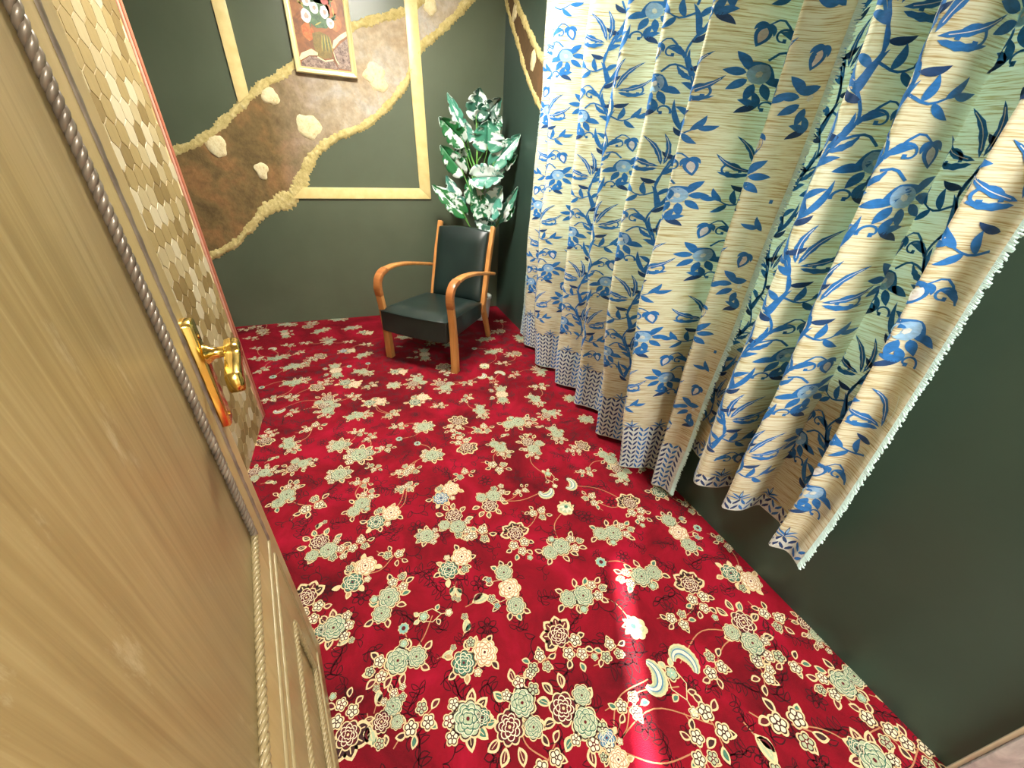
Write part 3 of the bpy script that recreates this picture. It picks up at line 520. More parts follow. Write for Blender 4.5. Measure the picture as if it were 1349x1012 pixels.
# ---------------------------------------------------------------- curtains
def cloth(name,ramp_stops,sx,sy,transl=(.50,.76,.62),tf=.27,rough=.55,bump=.25):
    m=mat(name,(.8,.7,.5),rough); t=NT(m); v=t.coords('UV',(sx,sy,1)); n=t.noise(v,1,4,.65,.3)
    c=t.ramp(n,ramp_stops); t.color(c); t.b.inputs['Sheen Weight'].default_value=.15; t.b.inputs['Specular IOR Level'].default_value=.35
    if bump: nr=t.bump(n,bump,.004)
    tr=t.new('ShaderNodeBsdfTranslucent'); mm=t.mix(1.0,c,transl,'MULTIPLY'); t.link(mm,tr.inputs[0])
    mx=t.new('ShaderNodeMixShader'); mx.inputs[0].default_value=tf; out=t.n['Material Output']
    t.link(t.b.outputs[0],mx.inputs[1]); t.link(tr.outputs[0],mx.inputs[2]); t.link(mx.outputs[0],out.inputs[0]); return m
FAB=cloth('cream_slub_fabric',[(.30,(.32,.225,.085)),(.41,(.58,.48,.26)),(.50,(.765,.735,.55)),(.72,(.86,.86,.735))],11,250)
def print_mat(name,c,tf=.22): return cloth(name,[(.3,tuple(x*.75 for x in c)),(.7,tuple(min(1,x*1.15) for x in c))],60,120,(.5,.9,.8),tf,.5,0)
PM=[print_mat('print_blue',(.022,.19,.58)),print_mat('print_navy',(.012,.060,.20)),print_mat('print_sky',(.33,.58,.88)),print_mat('print_white',(.88,.90,.88),.35)]
BL,NV,SK,WH=0,1,2,3
FRG=mat('pale_blue_fringe',(.55,.74,.72),.8)
class Drape:
    def __init__(s,ctrl,z0,z1,amp_top,seed):
        q=np.array(catmull(ctrl,24)); L=np.concatenate([[0],np.cumsum(np.linalg.norm(np.diff(q,axis=0),axis=1))])
        s.L=L[-1]; s.u=np.linspace(0,s.L,int(s.L/.005)); s.x=np.interp(s.u,L,q[:,0]); s.y=np.interp(s.u,L,q[:,1]); s.z0,s.z1=z0,z1; s.at=amp_top; s.sd=seed
        s.ctrl=ctrl
    def xy(s,u,v):
        x=np.interp(u,s.u,s.x); y=np.interp(u,s.u,s.y); z=s.z0+v; h=np.clip((z-.05)/.9,0,1)
        k=1+(s.at-1)*h; xm=-.10; x=xm-.02*h+(x-xm)*k
        y=y+.016*np.sin(2.1*z+u*2.3+s.sd)*h; x=x+.010*np.sin(3.3*z+u*4.1+s.sd)*np.minimum(1,v*3)+.004*np.sin(11*z+9*u)*np.minimum(1,v*4)
        return np.minimum(x,-.008),y
    def pos(s,u,v,off=0.):
        u=np.asarray(u,float); v=np.asarray(v,float); x,y=s.xy(u,v)
        if off:
            e=.004; a=s.xy(u-e,v); b=s.xy(u+e,v); tx,ty=b[0]-a[0],b[1]-a[1]; l=np.hypot(tx,ty)+1e-9; x=x+ty/l*off; y=y-tx/l*off
        return x,y,s.z0+v
    def obj(s,name,mat_,polys,off,parent,smooth=True):
        """polys: list of (verts uv, faces, mat)"""
        mb=MB(); uv=[]
        for vv,ff,m in polys: mb.add([(a,b,0) for a,b in vv],ff,m)
        U=np.array([a[0] for a in mb.v]); V=np.array([a[1] for a in mb.v]); O=off if not callable(off) else off(U,V)
        X,Y,Z=s.pos(U,V,O if np.isscalar(O) else 0)
        mb.v=list(zip(X.tolist(),Y.tolist(),Z.tolist())); o=mb.build(name,mat_,parent,smooth=smooth)
        ul=o.data.uv_layers.new(name='UVMap'); idx=np.zeros(len(o.data.loops),int); o.data.loops.foreach_get('vertex_index',idx)
        ul.data.foreach_set('uv',np.stack([U[idx],V[idx]],1).ravel()); return o
def ustrip(pts,ws):
    vs=[];n=len(pts)
    for i,p in enumerate(pts):
        a=pts[max(i-1,0)];b=pts[min(i+1,n-1)];dx,dy=b[0]-a[0],b[1]-a[1];L=math.hypot(dx,dy) or 1;w=ws[i] if isinstance(ws,list) else ws
        vs+=[(p[0]-dy/L*w/2,p[1]+dx/L*w/2),(p[0],p[1]),(p[0]+dy/L*w/2,p[1]-dx/L*w/2)]
    fs=[]
    for i in range(n-1): fs+=[(3*i+3,3*i,3*i+1,3*i+4),(3*i+4,3*i+1,3*i+2,3*i+5)]
    return vs,fs
class Vine:
    def __init__(s,D,cu,v0,mir,vmin,vmax): s.D,s.cu,s.v0,s.mir,s.vmin,s.vmax=D,cu,v0,mir,vmin,vmax; s.lay={1:[],2:[],3:[]}; s.k=1.0
    def put(s,vf,m,l):
        vs,fs=vf; q=[(s.cu+s.mir*a*s.k,s.v0+b*s.k) for a,b in vs]
        if min(a for a,b in q)<.012 or max(a for a,b in q)>s.D.L-.012 or min(b for a,b in q)<s.vmin or max(b for a,b in q)>s.vmax: return
        if s.mir<0: fs=[tuple(reversed(f)) for f in fs]
        s.lay[l].append((q,fs,m))
    def stroke(s,pts,w,m=BL,l=1,taper=True,n=8):
        q=[tuple(a) for a in catmull(pts,max(3,n//(len(pts)-1)))]; k=len(q); s.put(ustrip(q,[w*(.35+.65*S(PI*min(1,.12+.88*(1-i/(k-1)))/1.0*.5)) if taper else w for i in range(k)]),m,l)
    def leaf(s,b,a,L,w,m=BL,l=1,cv=.12,vein=None,ser=0):
        n=8; q=[];ws=[]
        for i in range(n+1):
            t=i/n; x=L*t;y=cv*L*S(PI*t*.9); q.append((b[0]+x*Co(a)-y*S(a),b[1]+x*S(a)+y*Co(a))); ws.append(w*(S(PI*t**.8)**.9 if 0<t<1 else .002)*(1+ser*(i%2)))
        s.put(ustrip(q,ws),m,l)
        if vein is not None: s.put(ustrip(q[1:-1],w*.13),vein,l+1)
    def spiral(s,c,r,a0,turn,w,m=BL):
        q=[(c[0]+r*(1-.7*i/14)*Co(a0+turn*i/14),c[1]+r*(1-.7*i/14)*S(a0+turn*i/14)) for i in range(15)]; s.put(ustrip(q,[w*(1-.5*i/14) for i in range(15)]),m,1)
        e=q[-1]; s.put(ustrip([(e[0]-w*.6,e[1]),(e[0]+w*.6,e[1])],w*1.5),m,1)
    def flower(s,c,a,r):
        for j in range(6):
            b=a+R(-100+40*j); s.leaf((c[0]+r*.36*Co(b),c[1]+r*.36*S(b)),b,r*.66,r*.30,BL,1,.0)
        for sg in (1,-1): s.leaf((c[0]-r*.42*Co(a),c[1]-r*.42*S(a)),a+sg*1.15,r*.85,r*.34,BL,1,-.22*sg)
        # heart shaped middle
        q=[];ws=[]
        for i in range(8): t=i/7; q.append((c[0]+Co(a)*r*(-.36+.72*t),c[1]+S(a)*r*(-.36+.72*t))); ws.append(r*.78*math.sqrt(max(.02,1-(2*t-1)**2))*(.75+.25*t))
        s.put(ustrip(q,ws),SK,2)
        s.put(ustrip([(c[0]+Co(a)*r*d,c[1]+S(a)*r*d) for d in (-.09,.02,.13)],[r*.1,r*.2,r*.1]),WH,3)
    def bud(s,c,a,L):
        s.leaf(c,a,L,L*.62,BL,1,0); s.leaf((c[0]+Co(a)*L*.18,c[1]+S(a)*L*.18),a,L*.66,L*.34,WH,2,0); s.leaf(c,a+.7,L*.55,L*.22,BL,1,.2); s.leaf(c,a-.7,L*.55,L*.22,BL,1,-.2)
    def acanthus(s,b,a,L,sg):
        for k,(da,f) in enumerate(((0,1),(.42,.92),(-.42,.88),(.9,.74),(-.88,.66),(1.4,.5))): s.leaf((b[0]+.14*L*Co(a+sg*da),b[1]+.14*L*S(a+sg*da)),a+sg*da,L*f,L*.105,BL,1,.13*sg*(1 if da>=0 else -1),WH if k<3 else None,.35)
    def unit(s):
        for g,y in ((1,0.),(-1,.22)):
            X=lambda p:(g*p[0],p[1]+y); A=lambda a:R(a if g>0 else 180-a)
            s.stroke([X(p) for p in ((0,0),(-.020,.055),(0,.11),(.020,.165),(0,.22))],.0044,BL,1,False,16)
            s.stroke([X(p) for p in ((-.019,.045),(-.004,.115),(.035,.140),(.058,.122))],.0046,BL,1,False,9); s.flower(X((.066,.095)),A(-58),.056)
            s.acanthus(X((-.012,.098)),A(125),.092,-g); s.spiral(X((.045,.165)),.018,A(150),-4.6*g,.005)
            s.stroke([X(p) for p in ((-.017,.03),(-.045,.018),(-.075,.035))],.0045,BL,1,True,6)
            for p,a,L in (((-.035,.02),100,.040),((-.05,.02),215,.036),((-.062,.027),120,.040),((-.072,.033),165,.036)): s.leaf(X(p),A(a),L,.013,BL,1,.12*g)
            s.stroke([X(p) for p in ((.020,.155),(.05,.195),(.075,.182))],.0045,BL,1,True,6); s.bud(X((.073,.186)),A(-75),.044)
            s.spiral(X((-.066,.105)),.022,A(-10),4.8*g,.0062); s.spiral(X((.042,.030)),.017,A(200),-4.6*g,.0052)
            for a in (20,-25,65): s.leaf(X((.055,.028)),A(a),.036,.014,NV if a<0 else BL,1,.1*g)
            for a,L in ((108,.085),(72,.072)): s.leaf(X((.006,.20)),A(a),L,.012,BL,1,.1*g)
            for p,a in (((-.019,.06),160),((-.013,.08),30),((.008,.13),150),((.02,.16),20),((.015,.19),140),((-.01,.02),35)): s.leaf(X(p),A(a),.036,.013,NV if a>90 else BL,1,.15*g)
def curtain(name,ctrl,z0,z1,cols,hem_h,label,amp_top,seed,vtop,fringes):
    D=Drape(ctrl,z0,z1,amp_top,seed); root=empty(name,(-.085,sum(c[1] for c in ctrl)/len(ctrl),z0)); tag(root,label,'curtain','patterned curtains on the right wall')
    def par(o): o.parent=root; o.matrix_parent_inverse=Matrix.Translation(-root.location); return o
    nu=int(D.L/.006); nv=int((z1-z0)/.03); vs=[(D.L*i/nu,(z1-z0)*k/nv) for k in range(nv+1) for i in range(nu+1)]
    par(D.obj('fabric',FAB,[(vs,[(k*(nu+1)+i,k*(nu+1)+i+1,(k+1)*(nu+1)+i+1,(k+1)*(nu+1)+i) for k in range(nv) for i in range(nu)],0)],0,None))
    lay={1:[],2:[],3:[]}
    for ci,cu in enumerate(cols):
        v=hem_h+.10-(ci%2)*.20
        while v<vtop:
            V=Vine(D,cu,v,1 if ci%2 else -1,hem_h+.075,min(z1-z0-.02,vtop)); V.k=1.22; V.unit()
            for l in lay: lay[l]+=V.lay[l]
            v+=.44*1.22
    # sprigs above the hem band
    u=.05
    while u<D.L-.05:
        V=Vine(D,u,hem_h+.004,1,0,9); V.leaf((0,.004),R(90),.048,.009,NV,1,0); V.leaf((0,.018),R(90),.026,.006,SK,2,0)
        for sg in (1,-1): V.leaf((0,.008),R(90-sg*50),.038,.007,BL,1,.1*sg); V.leaf((0,.002),R(90-sg*78),.042,.006,BL,1,.15*sg)
        for l in lay: lay[l]+=V.lay[l]
        u+=.115
    for l,off in ((1,.0013),(2,.0019),(3,.0025)):
        if lay[l]: par(D.obj({1:'vine_print',2:'flower_print',3:'flower_highlight_print'}[l],PM,lay[l],off,None))['kind']='stuff'
    # hem band with chevron leaves
    n=int(D.L/.008); r=max(1,int(hem_h/.02)); vs=[(D.L*i/n,hem_h*k/r) for k in range(r+1) for i in range(n+1)]
    par(D.obj('hem_band',PM[WH],[(vs,[(k*(n+1)+i,k*(n+1)+i+1,(k+1)*(n+1)+i+1,(k+1)*(n+1)+i) for k in range(r) for i in range(n)],0)],.0009,None))
    polys=[]; cw=.021; rh=.030; nc=int(D.L/cw)
    for c in range(nc):
        sg=1 if c%2 else -1
        for k in range(int(hem_h/rh+.99)):
            x=cw*(c+.5); y=rh*k+.004
            q=[(x-sg*cw*.40,y),(x-sg*cw*.40,y+.009),(x-sg*cw*.05,y+.021),(x+sg*cw*.42,y+.031),(x+sg*cw*.42,y+.021),(x+sg*cw*.1,y+.008)]
            q=[(min(max(a,.001),D.L-.001),min(b,hem_h+.012)) for a,b in q]
            polys.append((q,[(0,1,2,5),(5,2,3,4)] if sg<0 else [(5,2,1,0),(4,3,2,5)],NV if (c//2)%3 else BL))
    par(D.obj('chevron_border',PM,polys,.0017,None))['kind']='stuff'
    # frayed fringe along the side edges
    for ue,sgn in fringes:
        mb=MB(); rn=random.Random(seed+int(ue*10)); N=int((z1-z0)/.007)
        V_=np.linspace(0,z1-z0,N+1); X,Y,Z=D.pos(np.full(N+1,ue),V_); X2,Y2,_=D.pos(np.full(N+1,ue-sgn*.01),V_); 
        for i in range(N):
            d=Vector((X[i]-X2[i],Y[i]-Y2[i],0)); d.normalize()
            for k in range(3):
                p=Vector((X[i],Y[i],Z[i]+.007*k/3)); L=.007+.008*rn.random(); e=p+d*L+Vector((.006*(rn.random()-.7),.004*(rn.random()-.5),-.006*rn.random())); t=Vector((.0016,0,.0022)); a=p-d*.005
                mb.add([a-t,a+t,e+t*.8,e-t*.8,a+Vector((-.003,0,0)),e+Vector((-.002,0,0))],[(0,1,2,3),(0,3,5,4),(1,4,5,2)])
        par(mb.build('fringe',FRG))['kind']='stuff'
    return D
FARC=[(-.045,-.80),(-.05,-.90),(-.105,-1.02),(-.05,-1.12),(-.07,-1.24),(-.155,-1.36),(-.12,-1.43),(-.035,-1.50),(-.05,-1.58),(-.135,-1.66),(-.10,-1.72),(-.03,-1.79),(-.06,-1.87),(-.135,-1.94),(-.08,-2.00),(-.03,-2.08),(-.08,-2.18),(-.165,-2.255),(-.11,-2.32),(-.04,-2.40),(-.10,-2.47),(-.195,-2.53),(-.13,-2.575),(-.050,-2.60),(-.048,-2.64),(-.115,-2.695),(-.085,-2.73),(-.07,-2.785)]
NEARC=[(-.02,-2.67),(-.022,-2.74),(-.035,-2.80),(-.05,-2.85),(-.12,-2.90),(-.150,-2.945),(-.10,-2.985),(-.04,-3.00),(-.08,-3.04),(-.145,-3.07),(-.10,-3.105),(-.02,-3.11),(-.016,-3.17),(-.05,-3.24),(-.125,-3.25),(-.095,-3.29),(-.108,-3.345)]
dF=Drape(FARC,0,1,1,0); dN=Drape(NEARC,0,1,1,0)
nF=int(dF.L/.255); nN=int(dN.L/.24)
curtain('curtain',FARC,.028,2.55,[.10+.255*i for i in range(nF+1)],.26,'floor length cream curtain with blue vines and tall chevron hem',1.9,1.0,2.03,[(0.0,-1),(dF.L,1)])
curtain('curtain',NEARC,.285,2.55,[.09+.24*i for i in range(nN+1)],.055,'shorter cream curtain with blue vines hanging clear of the carpet',1.9,2.0,1.95,[(dN.L,1)])

# ---------------------------------------------------------------- armchair
FRp=Vector((-.767,-1.292,0)); FLp=Vector((-1.193,-.911,0)); mid=(FRp+FLp)/2; uu=(FRp-FLp).normalized()
chair=empty('armchair',mid,math.atan2(uu.y,uu.x)); tag(chair,'wooden armchair with dark green leather seat and back beside the plant','armchair')
HWc=(FRp-FLp).length/2
OAK=wood('chair_oak',(.40,.17,.045),(.58,.28,.085),.33,(30,30,4)); OAKD=wood('arm_curve_oak',(.26,.085,.022),(.42,.17,.05),.32,(6,30,30))
LEA=mat('dark_green_leather',(.012,.024,.021),.36); _t=NT(LEA); _v=_t.coords('Object'); _n=_t.noise(_v,140,4,.6); _n2=_t.noise(_v,5,3); _t.color(_t.ramp(_n2,[(.3,(.006,.014,.013)),(.7,(.011,.024,.021))])); _t.bump(_n,.18,.002)
def strip3(path,w,th,x0,name,m,parent,inw=None):
    """bent wood strip: path in (y,z), width along x, thickness normal to the path"""
    n=len(path); vs=[];P=[np.array(p[:2],float) for p in path]
    for i in range(n):
        t=P[min(i+1,n-1)]-P[max(i-1,0)]; t/=np.linalg.norm(t); nn=np.array((-t[1],t[0])); W=w[i] if isinstance(w,list) else w; T=th[i] if isinstance(th,list) else th
        for sx,sn in ((-1,-1),(1,-1),(1,1),(-1,1)): q=P[i]+nn*T/2*sn; vs.append((x0+sx*W/2,q[0],q[1]))
    fs=[(i*4+j,i*4+(j+1)%4,(i+1)*4+(j+1)%4,(i+1)*4+j) for i in range(n-1) for j in range(4)]+[(3,2,1,0),((n-1)*4,(n-1)*4+1,(n-1)*4+2,(n-1)*4+3)]
    mb=MB(); mb.add(vs,fs); bm=None
    o=mb.build(name,m,parent,bevel=.005,seg=2); return o
for s in (-1,1):
    x=s*(HWc-.004)
    # front leg from floor to the curve
    lp=catmull([(.008,0),(.004,.15),(-.006,.30),(-.020,.42),(-.032,.50)],5); strip3(lp,.050,[.050-.018*min(1,i/12) for i in range(len(lp))],x,'leg',OAK,chair)
    ap=catmull([(-.032,.50),(-.040,.555),(-.030,.605),(.005,.645),(.06,.663)],5); strip3(ap,.052,.034,x,'arm_curve',OAKD,chair)
    bp=catmull([(.06,.663),(.16,.668),(.32,.650),(.50,.612),(.675,.572)],5); strip3(bp,[.056]*4+[.054]*12+[.048]*(len(bp)-16),.022,x,'armrest',OAK if s>0 else OAK,chair)
    # back post: raked upper part and rear leg in one
    xp=s*(HWc-.052)
    pp=catmull([(.720,0),(.655,.16),(.600,.30),(.622,.42),(.690,.66),(.772,.905)],6)
    strip3(pp,.034,[.040]*6+[.048]*(len(pp)-10)+[.040]*4,xp,'back_post',OAK,chair)
# seat box with upholstery
def cushion(name,nx,ny,f,m,parent):
    vs=[];fs=[]
    for s in (0,1):
        for j in range(ny+1):
            for i in range(nx+1): vs.append(f(i/nx,j/ny,s))
    N=(nx+1)*(ny+1)
    for s in (0,1):
        for j in range(ny):
            for i in range(nx):
                q=[s*N+j*(nx+1)+i,s*N+j*(nx+1)+i+1,s*N+(j+1)*(nx+1)+i+1,s*N+(j+1)*(nx+1)+i]; fs.append(tuple(q if s else q[::-1]))
    ring=[i for i in range(nx+1)]+[j*(nx+1)+nx for j in range(1,ny+1)]+[ny*(nx+1)+i for i in range(nx-1,-1,-1)]+[j*(nx+1) for j in range(ny-1,0,-1)]
    for a,b in zip(ring,ring[1:]+ring[:1]): fs.append((a,b,N+b,N+a))
    mb=MB(); mb.add(vs,fs); return mb.build(name,m,parent,bevel=0,smooth=False)
sx=HWc-.034
def seatf(a,b,s):
    x=(2*a-1)*(sx+.016)*(1-.04*b)-.018; y=-.045+.60*b-.020*(1-(2*a-1)**2)*(b<.05)
    if s==0: return (x,y,.240-.01*b)
    e=min(1,min(a,1-a)*9,)**.5*min(1,min(b,1-b)*9)**.5
    return (x,y,.395-.045*b+.032*e+.012*S(PI*a)*S(PI*b))
seat=cushion('seat',18,16,seatf,LEA,chair)
def backf(a,b,s):
    zz=.345+.525*b; yy=.585+.36*(zz-.395)*.78; wd=(HWc-.068)*(1-.0*b)
    x=(2*a-1)*wd; e=min(1,min(a,1-a)*8)**.5*min(1,min(b,1-b)*8)**.5
    z=zz+(.018*(1-(2*a-1)**2) if b>.97 else 0)
    return (x,yy+(.035 if s==0 else -.012-.030*e),z+(0 if s==0 else .004))
back=cushion('backrest',16,16,backf,LEA,chair)
for o in (seat,back):
    o.data.polygons.foreach_set('use_smooth',[True]*len(o.data.polygons)); o.data.set_sharp_from_angle(angle=R(50))
    md=o.modifiers.new('round','BEVEL'); md.width=.010; md.segments=3; md.limit_method='ANGLE'; md.angle_limit=R(50)
# piping along the top edge of the seat and the back
b=MB(); q=[seatf(a,b_,1) for a,b_ in [(i/14,0) for i in range(15)]+[(1,j/12) for j in range(1,13)]]; q=[(x*1.0,y-.001,z+.001) for x,y,z in q]; tube(b,q,.0035,6); b.build('piping',LEA,seat,smooth=True)
b=MB(); b.box((-sx+.0,.55,.27),(sx,.585,.34)); b.build('back_rail',OAK,chair,bevel=.004)
# ---------------------------------------------------------------- potted plant
LG=mat('variegated_leaf',(.1,.4,.2),.35); _t=NT(LG); _u=_t.coords('UV',(1,1,1)); _sx=_t.new('ShaderNodeSeparateXYZ'); _t.link(_u,_sx.inputs[0])
_ob=_t.new('ShaderNodeObjectInfo'); _w=_t.new('ShaderNodeTexNoise'); _w.noise_dimensions='4D'; _w.inputs['Scale'].default_value=1.0; _w.inputs['Detail'].default_value=3
_mp=_t.new('ShaderNodeMapping'); _mp.inputs['Rotation'].default_value=(0,0,.7); _mp.inputs['Scale'].default_value=(1.2,3.6,1); _ab=_t.new('ShaderNodeMath',operation='ABSOLUTE'); _t.link(_sx.outputs[0],_ab.inputs[0]); _cx=_t.new('ShaderNodeCombineXYZ'); _t.link(_ab.outputs[0],_cx.inputs[0]); _t.link(_sx.outputs[1],_cx.inputs[1]); _t.link(_cx.outputs[0],_mp.inputs[0]); _t.link(_mp.outputs[0],_w.inputs['Vector'])
_ml=_t.new('ShaderNodeMath',operation='MULTIPLY_ADD'); _t.link(_ob.outputs['Random'],_ml.inputs[0]); _ml.inputs[1].default_value=37; _sg=_t.new('ShaderNodeMath',operation='SIGN'); _t.link(_sx.outputs[0],_sg.inputs[0]); _t.link(_sg.outputs[0],_ml.inputs[2]); _t.link(_ml.outputs[0],_w.inputs['W'])
_gr=_t.ramp(_ob.outputs['Random'],[(.0,(.014,.14,.035)),(.35,(.03,.19,.10)),(.6,(.09,.32,.25)),(.85,(.02,.10,.065))]); _fa=_t.ramp(_w.outputs['Fac'],[(.50,(0,0,0)),(.54,(1,1,1))])
_t.color(_t.mix(_fa,_gr,(.60,.71,.67))); _t.b.inputs['Subsurface Weight'].default_value=.0
STM=mat('green_stem',(.16,.42,.10),.4); STK=wood('stalk_green',(.14,.40,.06),(.24,.55,.12),.45)
plant=empty('potted_plant',(-.27,-.29,0)); tag(plant,'tall variegated green and white leafy plant in a white pot behind the armchair','plant')
po=Vector((-.27,-.29,0))
b=MB(); lathe(b,[(.075,0),(.08,.01),(.10,.20),(.106,.205),(.106,.23),(.094,.23),(.09,.20),(.0,.19)],k=32); b.build('pot',mat('white_ceramic',(.78,.78,.76),.3),plant,smooth=True)
b=MB(); lathe(b,[(.09,.19),(.08,.205),(.0,.212)],k=24); b.build('soil',paint('soil',(.04,.025,.015),(.08,.05,.03),.95),plant,smooth=True)
stalk=[(0,0,.20),(-.005,.0,.6),(-.02,.002,.92),(-.022,.0,1.11),(-.036,.004,1.27),(-.037,.004,1.40)]
b=MB(); tube(b,catmull(stalk,6),[.016-.0003*i for i in range(31)],8); b.build('stalk',STK,plant,smooth=True)
CAMP=Vector((-1.329,-3.702,1.4))
def make_leaf(B,T,wd,tilt,cup):
    B=Vector(B)-po;T=Vector(T)-po; ax=(T-B); L=ax.length; ax.normalize()
    nrm=(CAMP-po-(B+T)/2); nrm=(nrm-ax*nrm.dot(ax)).normalized(); nrm=Matrix.Rotation(tilt,3,ax)@nrm; sd=ax.cross(nrm)
    n=22;k=5;vs=[];uv=[]
    for i in range(n+1):
        t=i/n; base=math.pow(S(PI*min(1,t**.72*.96+.04)),.75) if t<1 else .02
        for s in (-1,1):
            notch=1-.38*max(0,Co(2*PI*(t*4.2+.25*s)))**6*(.22<t<.92)
            w_=wd/2*base*notch
            for j in range(k):
                f=j/(k-1); x=s*w_*f; back=-.10*L*f*f*(1-t)*(1.1) ; z=cup*(f*f)*wd*.5-.16*L*(t-.3)**2
                vs.append(B+ax*(L*t+back)+sd*x+nrm*z); uv.append((s*(f*.9+.05),t))
    fs=[]
    for i in range(n):
        for s in range(2):
            for j in range(k-1):
                a=i*2*k+s*k+j; q=(a,a+1,a+2*k+1,a+2*k); fs.append(q if s else q[::-1])
    mb=MB(); mb.add(vs,fs); o=mb.build('leaf',LG,plant,smooth=True)
    ul=o.data.uv_layers.new(name='UVMap'); li=[0]*len(o.data.loops); o.data.loops.foreach_get('vertex_index',li)
    ul.data.foreach_set('uv',[c for i in li for c in uv[i]]); md=o.modifiers.new('thick','SOLIDIFY'); md.thickness=.0012
    st=min(stalk,key=lambda q:abs(q[2]-(B.z-.22))+.0*q[0]); st=Vector((st[0],st[1],max(.3,B.z-.24)))
    b=MB(); m_=(st+B)/2+Vector((0,0,-.02))+(B-st)*.08; e=B+ax*L*.12+nrm*(-.16*L*.05-.002); tube(b,catmull([st,m_,B,e],6),[.005-.00012*i for i in range(19)],6); b.build('stem',STM,plant,smooth=True)
rl_=random.Random(5)
for q in LEAVES: make_leaf(q[:3],q[3:6],q[6]*1.45,(rl_.random()-.5)*.7,.15+.35*rl_.random())
# ---------------------------------------------------------------- framed painting
px0,px1,pz0,pz1=-1.525,-1.130,1.806,2.34; cx=(px0+px1)/2
pic=empty('framed_painting',(cx,0,pz0)); tag(pic,'gold framed painting of white flowers in a vase hanging over the stucco band','painting')
FRM=mat('pale_gold_frame',(.80,.70,.36),.28,.25); FRM2=mat('bright_frame_edge',(.88,.84,.62),.25)
Wp=px1-px0; Hp=pz1-pz0; fw=.036
def rail(p0,p1,inn):   # mitred frame rail with a stepped profile
    prof=[(0,-.019),(0,-.040),(.006,-.046),(.012,-.044),(.018,-.036),(.026,-.034),(.030,-.038),(fw,-.034),(fw,-.019)]
    a=Vector(p0);c=Vector(p1);t=(c-a).normalized();n=Vector(inn); vs=[]
    for d,y in prof: vs.append((a.x+n.x*d+t.x*d,y,a.y+n.y*d+t.y*d))
    for d,y in prof: vs.append((c.x+n.x*d-t.x*d,y,c.y+n.y*d-t.y*d))
    k=len(prof); mb=MB(); mb.add(vs,[(i,i+1,k+i+1,k+i) for i in range(k-1)]+[(k-1,0,k,2*k-1)]); o=mb.build('frame_rail',FRM,pic); return o
h=Wp/2
C4=[(-h,0),(h,0),(h,Hp),(-h,Hp)]; IN=[(0,1),(-1,0),(0,-1),(1,0)]
for i in range(4): rail((*C4[i],),(*C4[(i+1)%4],),IN[i]) if False else rail(Vector((*C4[i],)),Vector((*C4[(i+1)%4],)),IN[i])
CANV=mat('painted_brown_ground',(.2,.09,.03),.5); _t=NT(CANV); _v=_t.coords('Object'); _n=_t.noise(_v,9,6,.65,1.2); _t.color(_t.ramp(_n,[(.25,(.09,.035,.015)),(.45,(.20,.08,.03)),(.6,(.34,.13,.04)),(.75,(.26,.20,.14))])); _t.bump(_n,.3,.003)
b=MB(); b.box((-h+.02,-.028,.02),(h-.02,-.018,Hp-.02)); b.build('canvas',CANV,pic)
def oil(name,c0,c1,sc=40):
    m=mat(name,c0,.45); t=NT(m); v=t.coords('Object'); n=t.noise(v,sc,5,.7,1); t.color(t.ramp(n,[(.35,c0),(.65,c1)])); t.bump(n,.4,.002); return m
OIL=[oil('oil_white',(.62,.66,.66),(.80,.82,.80)),oil('oil_pink',(.60,.28,.22),(.70,.42,.34)),oil('oil_orange',(.42,.09,.02),(.55,.20,.05)),oil('oil_olive',(.13,.10,.02),(.26,.17,.04)),oil('oil_cream',(.66,.58,.32),(.78,.72,.46)),oil('oil_dark_cloth',(.06,.03,.02),(.42,.30,.24),60),oil('oil_green',(.03,.09,.04),(.10,.20,.08)),oil('oil_red',(.30,.03,.03),(.46,.08,.06)),oil('oil_yellow_green',(.35,.32,.05),(.5,.42,.1))]
lo=MB()
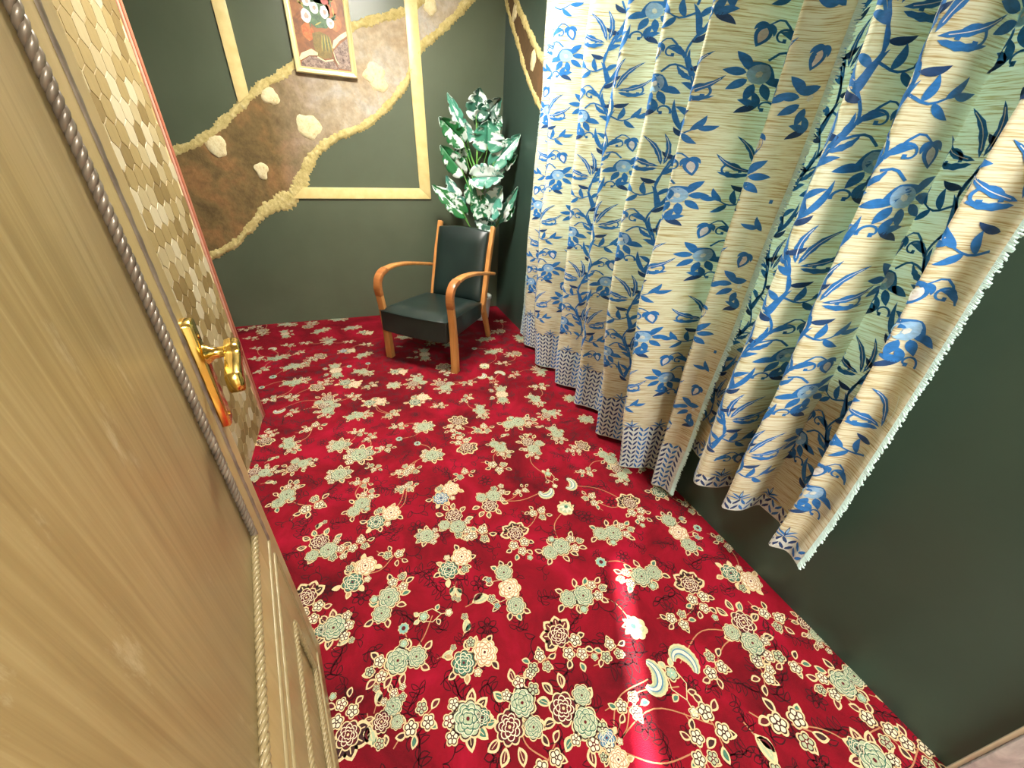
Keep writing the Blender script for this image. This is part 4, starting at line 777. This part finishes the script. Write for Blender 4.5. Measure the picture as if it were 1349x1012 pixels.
def blob(pts,m,l): 
    lim=h-fw-.001; pts=[(min(max(x-cx,-lim),lim),min(max(z-pz0,fw+.001),Hp-fw-.001)) for x,z in pts]
    a=sum(pts[i][0]*pts[(i+1)%len(pts)][1]-pts[(i+1)%len(pts)][0]*pts[i][1] for i in range(len(pts)))
    if a<0: pts=pts[::-1]
    lo.add([(x,-.0284-.0005*l,z) for x,z in pts],[tuple(range(len(pts)))],m)
def ell(c,rx,rz,n=12,j=.12): return [(c[0]+rx*(1+j*(rl_.random()-.5)*2)*Co(2*PI*i/n),c[1]+rz*(1+j*(rl_.random()-.5)*2)*S(2*PI*i/n)) for i in range(n)]
for c in PAINT['orange']: blob(ell(c,.038,.045),2,0)
for c in PAINT['orange'][1:]: blob(ell((c[0],c[1]+.16),.04,.045),2,0)
blob(ell((-1.335,2.13),.085,.075,18,.2),6,0); blob(ell((-1.32,2.23),.09,.06,18,.2),6,0)
for i in range(26):
    a=rl_.random()*6.28; r=.05+.07*rl_.random(); c=(-1.33+r*Co(a),2.16+r*S(a)*.9); d=rl_.random()*6.28; blob([(c[0]+x,c[1]+z) for x,z in lens((0,0),d,.05,.008)],(6,8)[i%2],1)
blob(PAINT['vase'],3,1); blob(PAINT['dl'],5,0); blob(PAINT['dr'],5,0); blob(PAINT['cl'],4,2); blob(PAINT['cr'],4,2)
blob([(-1.373,1.906),(-1.33,1.888),(-1.275,1.900),(-1.275,1.892),(-1.33,1.880),(-1.378,1.899)],4,3); blob([(-1.270,1.94),(-1.262,1.90),(-1.244,1.872),(-1.240,1.875),(-1.256,1.902),(-1.266,1.94)],4,3)
for i in range(7): blob([(-1.34+.012*i+x,1.93+z) for x,z in lens((0,0),1.57+.05*(i-3),.10,.005)],6 if i%2 else 8,2)
for i,(c,rx,rz) in enumerate(zip(PAINT['wf']+[[-1.30,2.235],[-1.36,2.245]],(.030,.027,.024,.025,.027,.028,.024),(.036,.030,.034,.026,.028,.028,.026))):
    blob(ell(c,rx,rz,14),0,3+i%2); blob(ell((c[0]+.003,c[1]),rx*.42,rz*.4,8,.3),1,5)
blob(ell(PAINT['red'][0],.024,.02),7,3)
lo.build('painted_bouquet',OIL,pic)
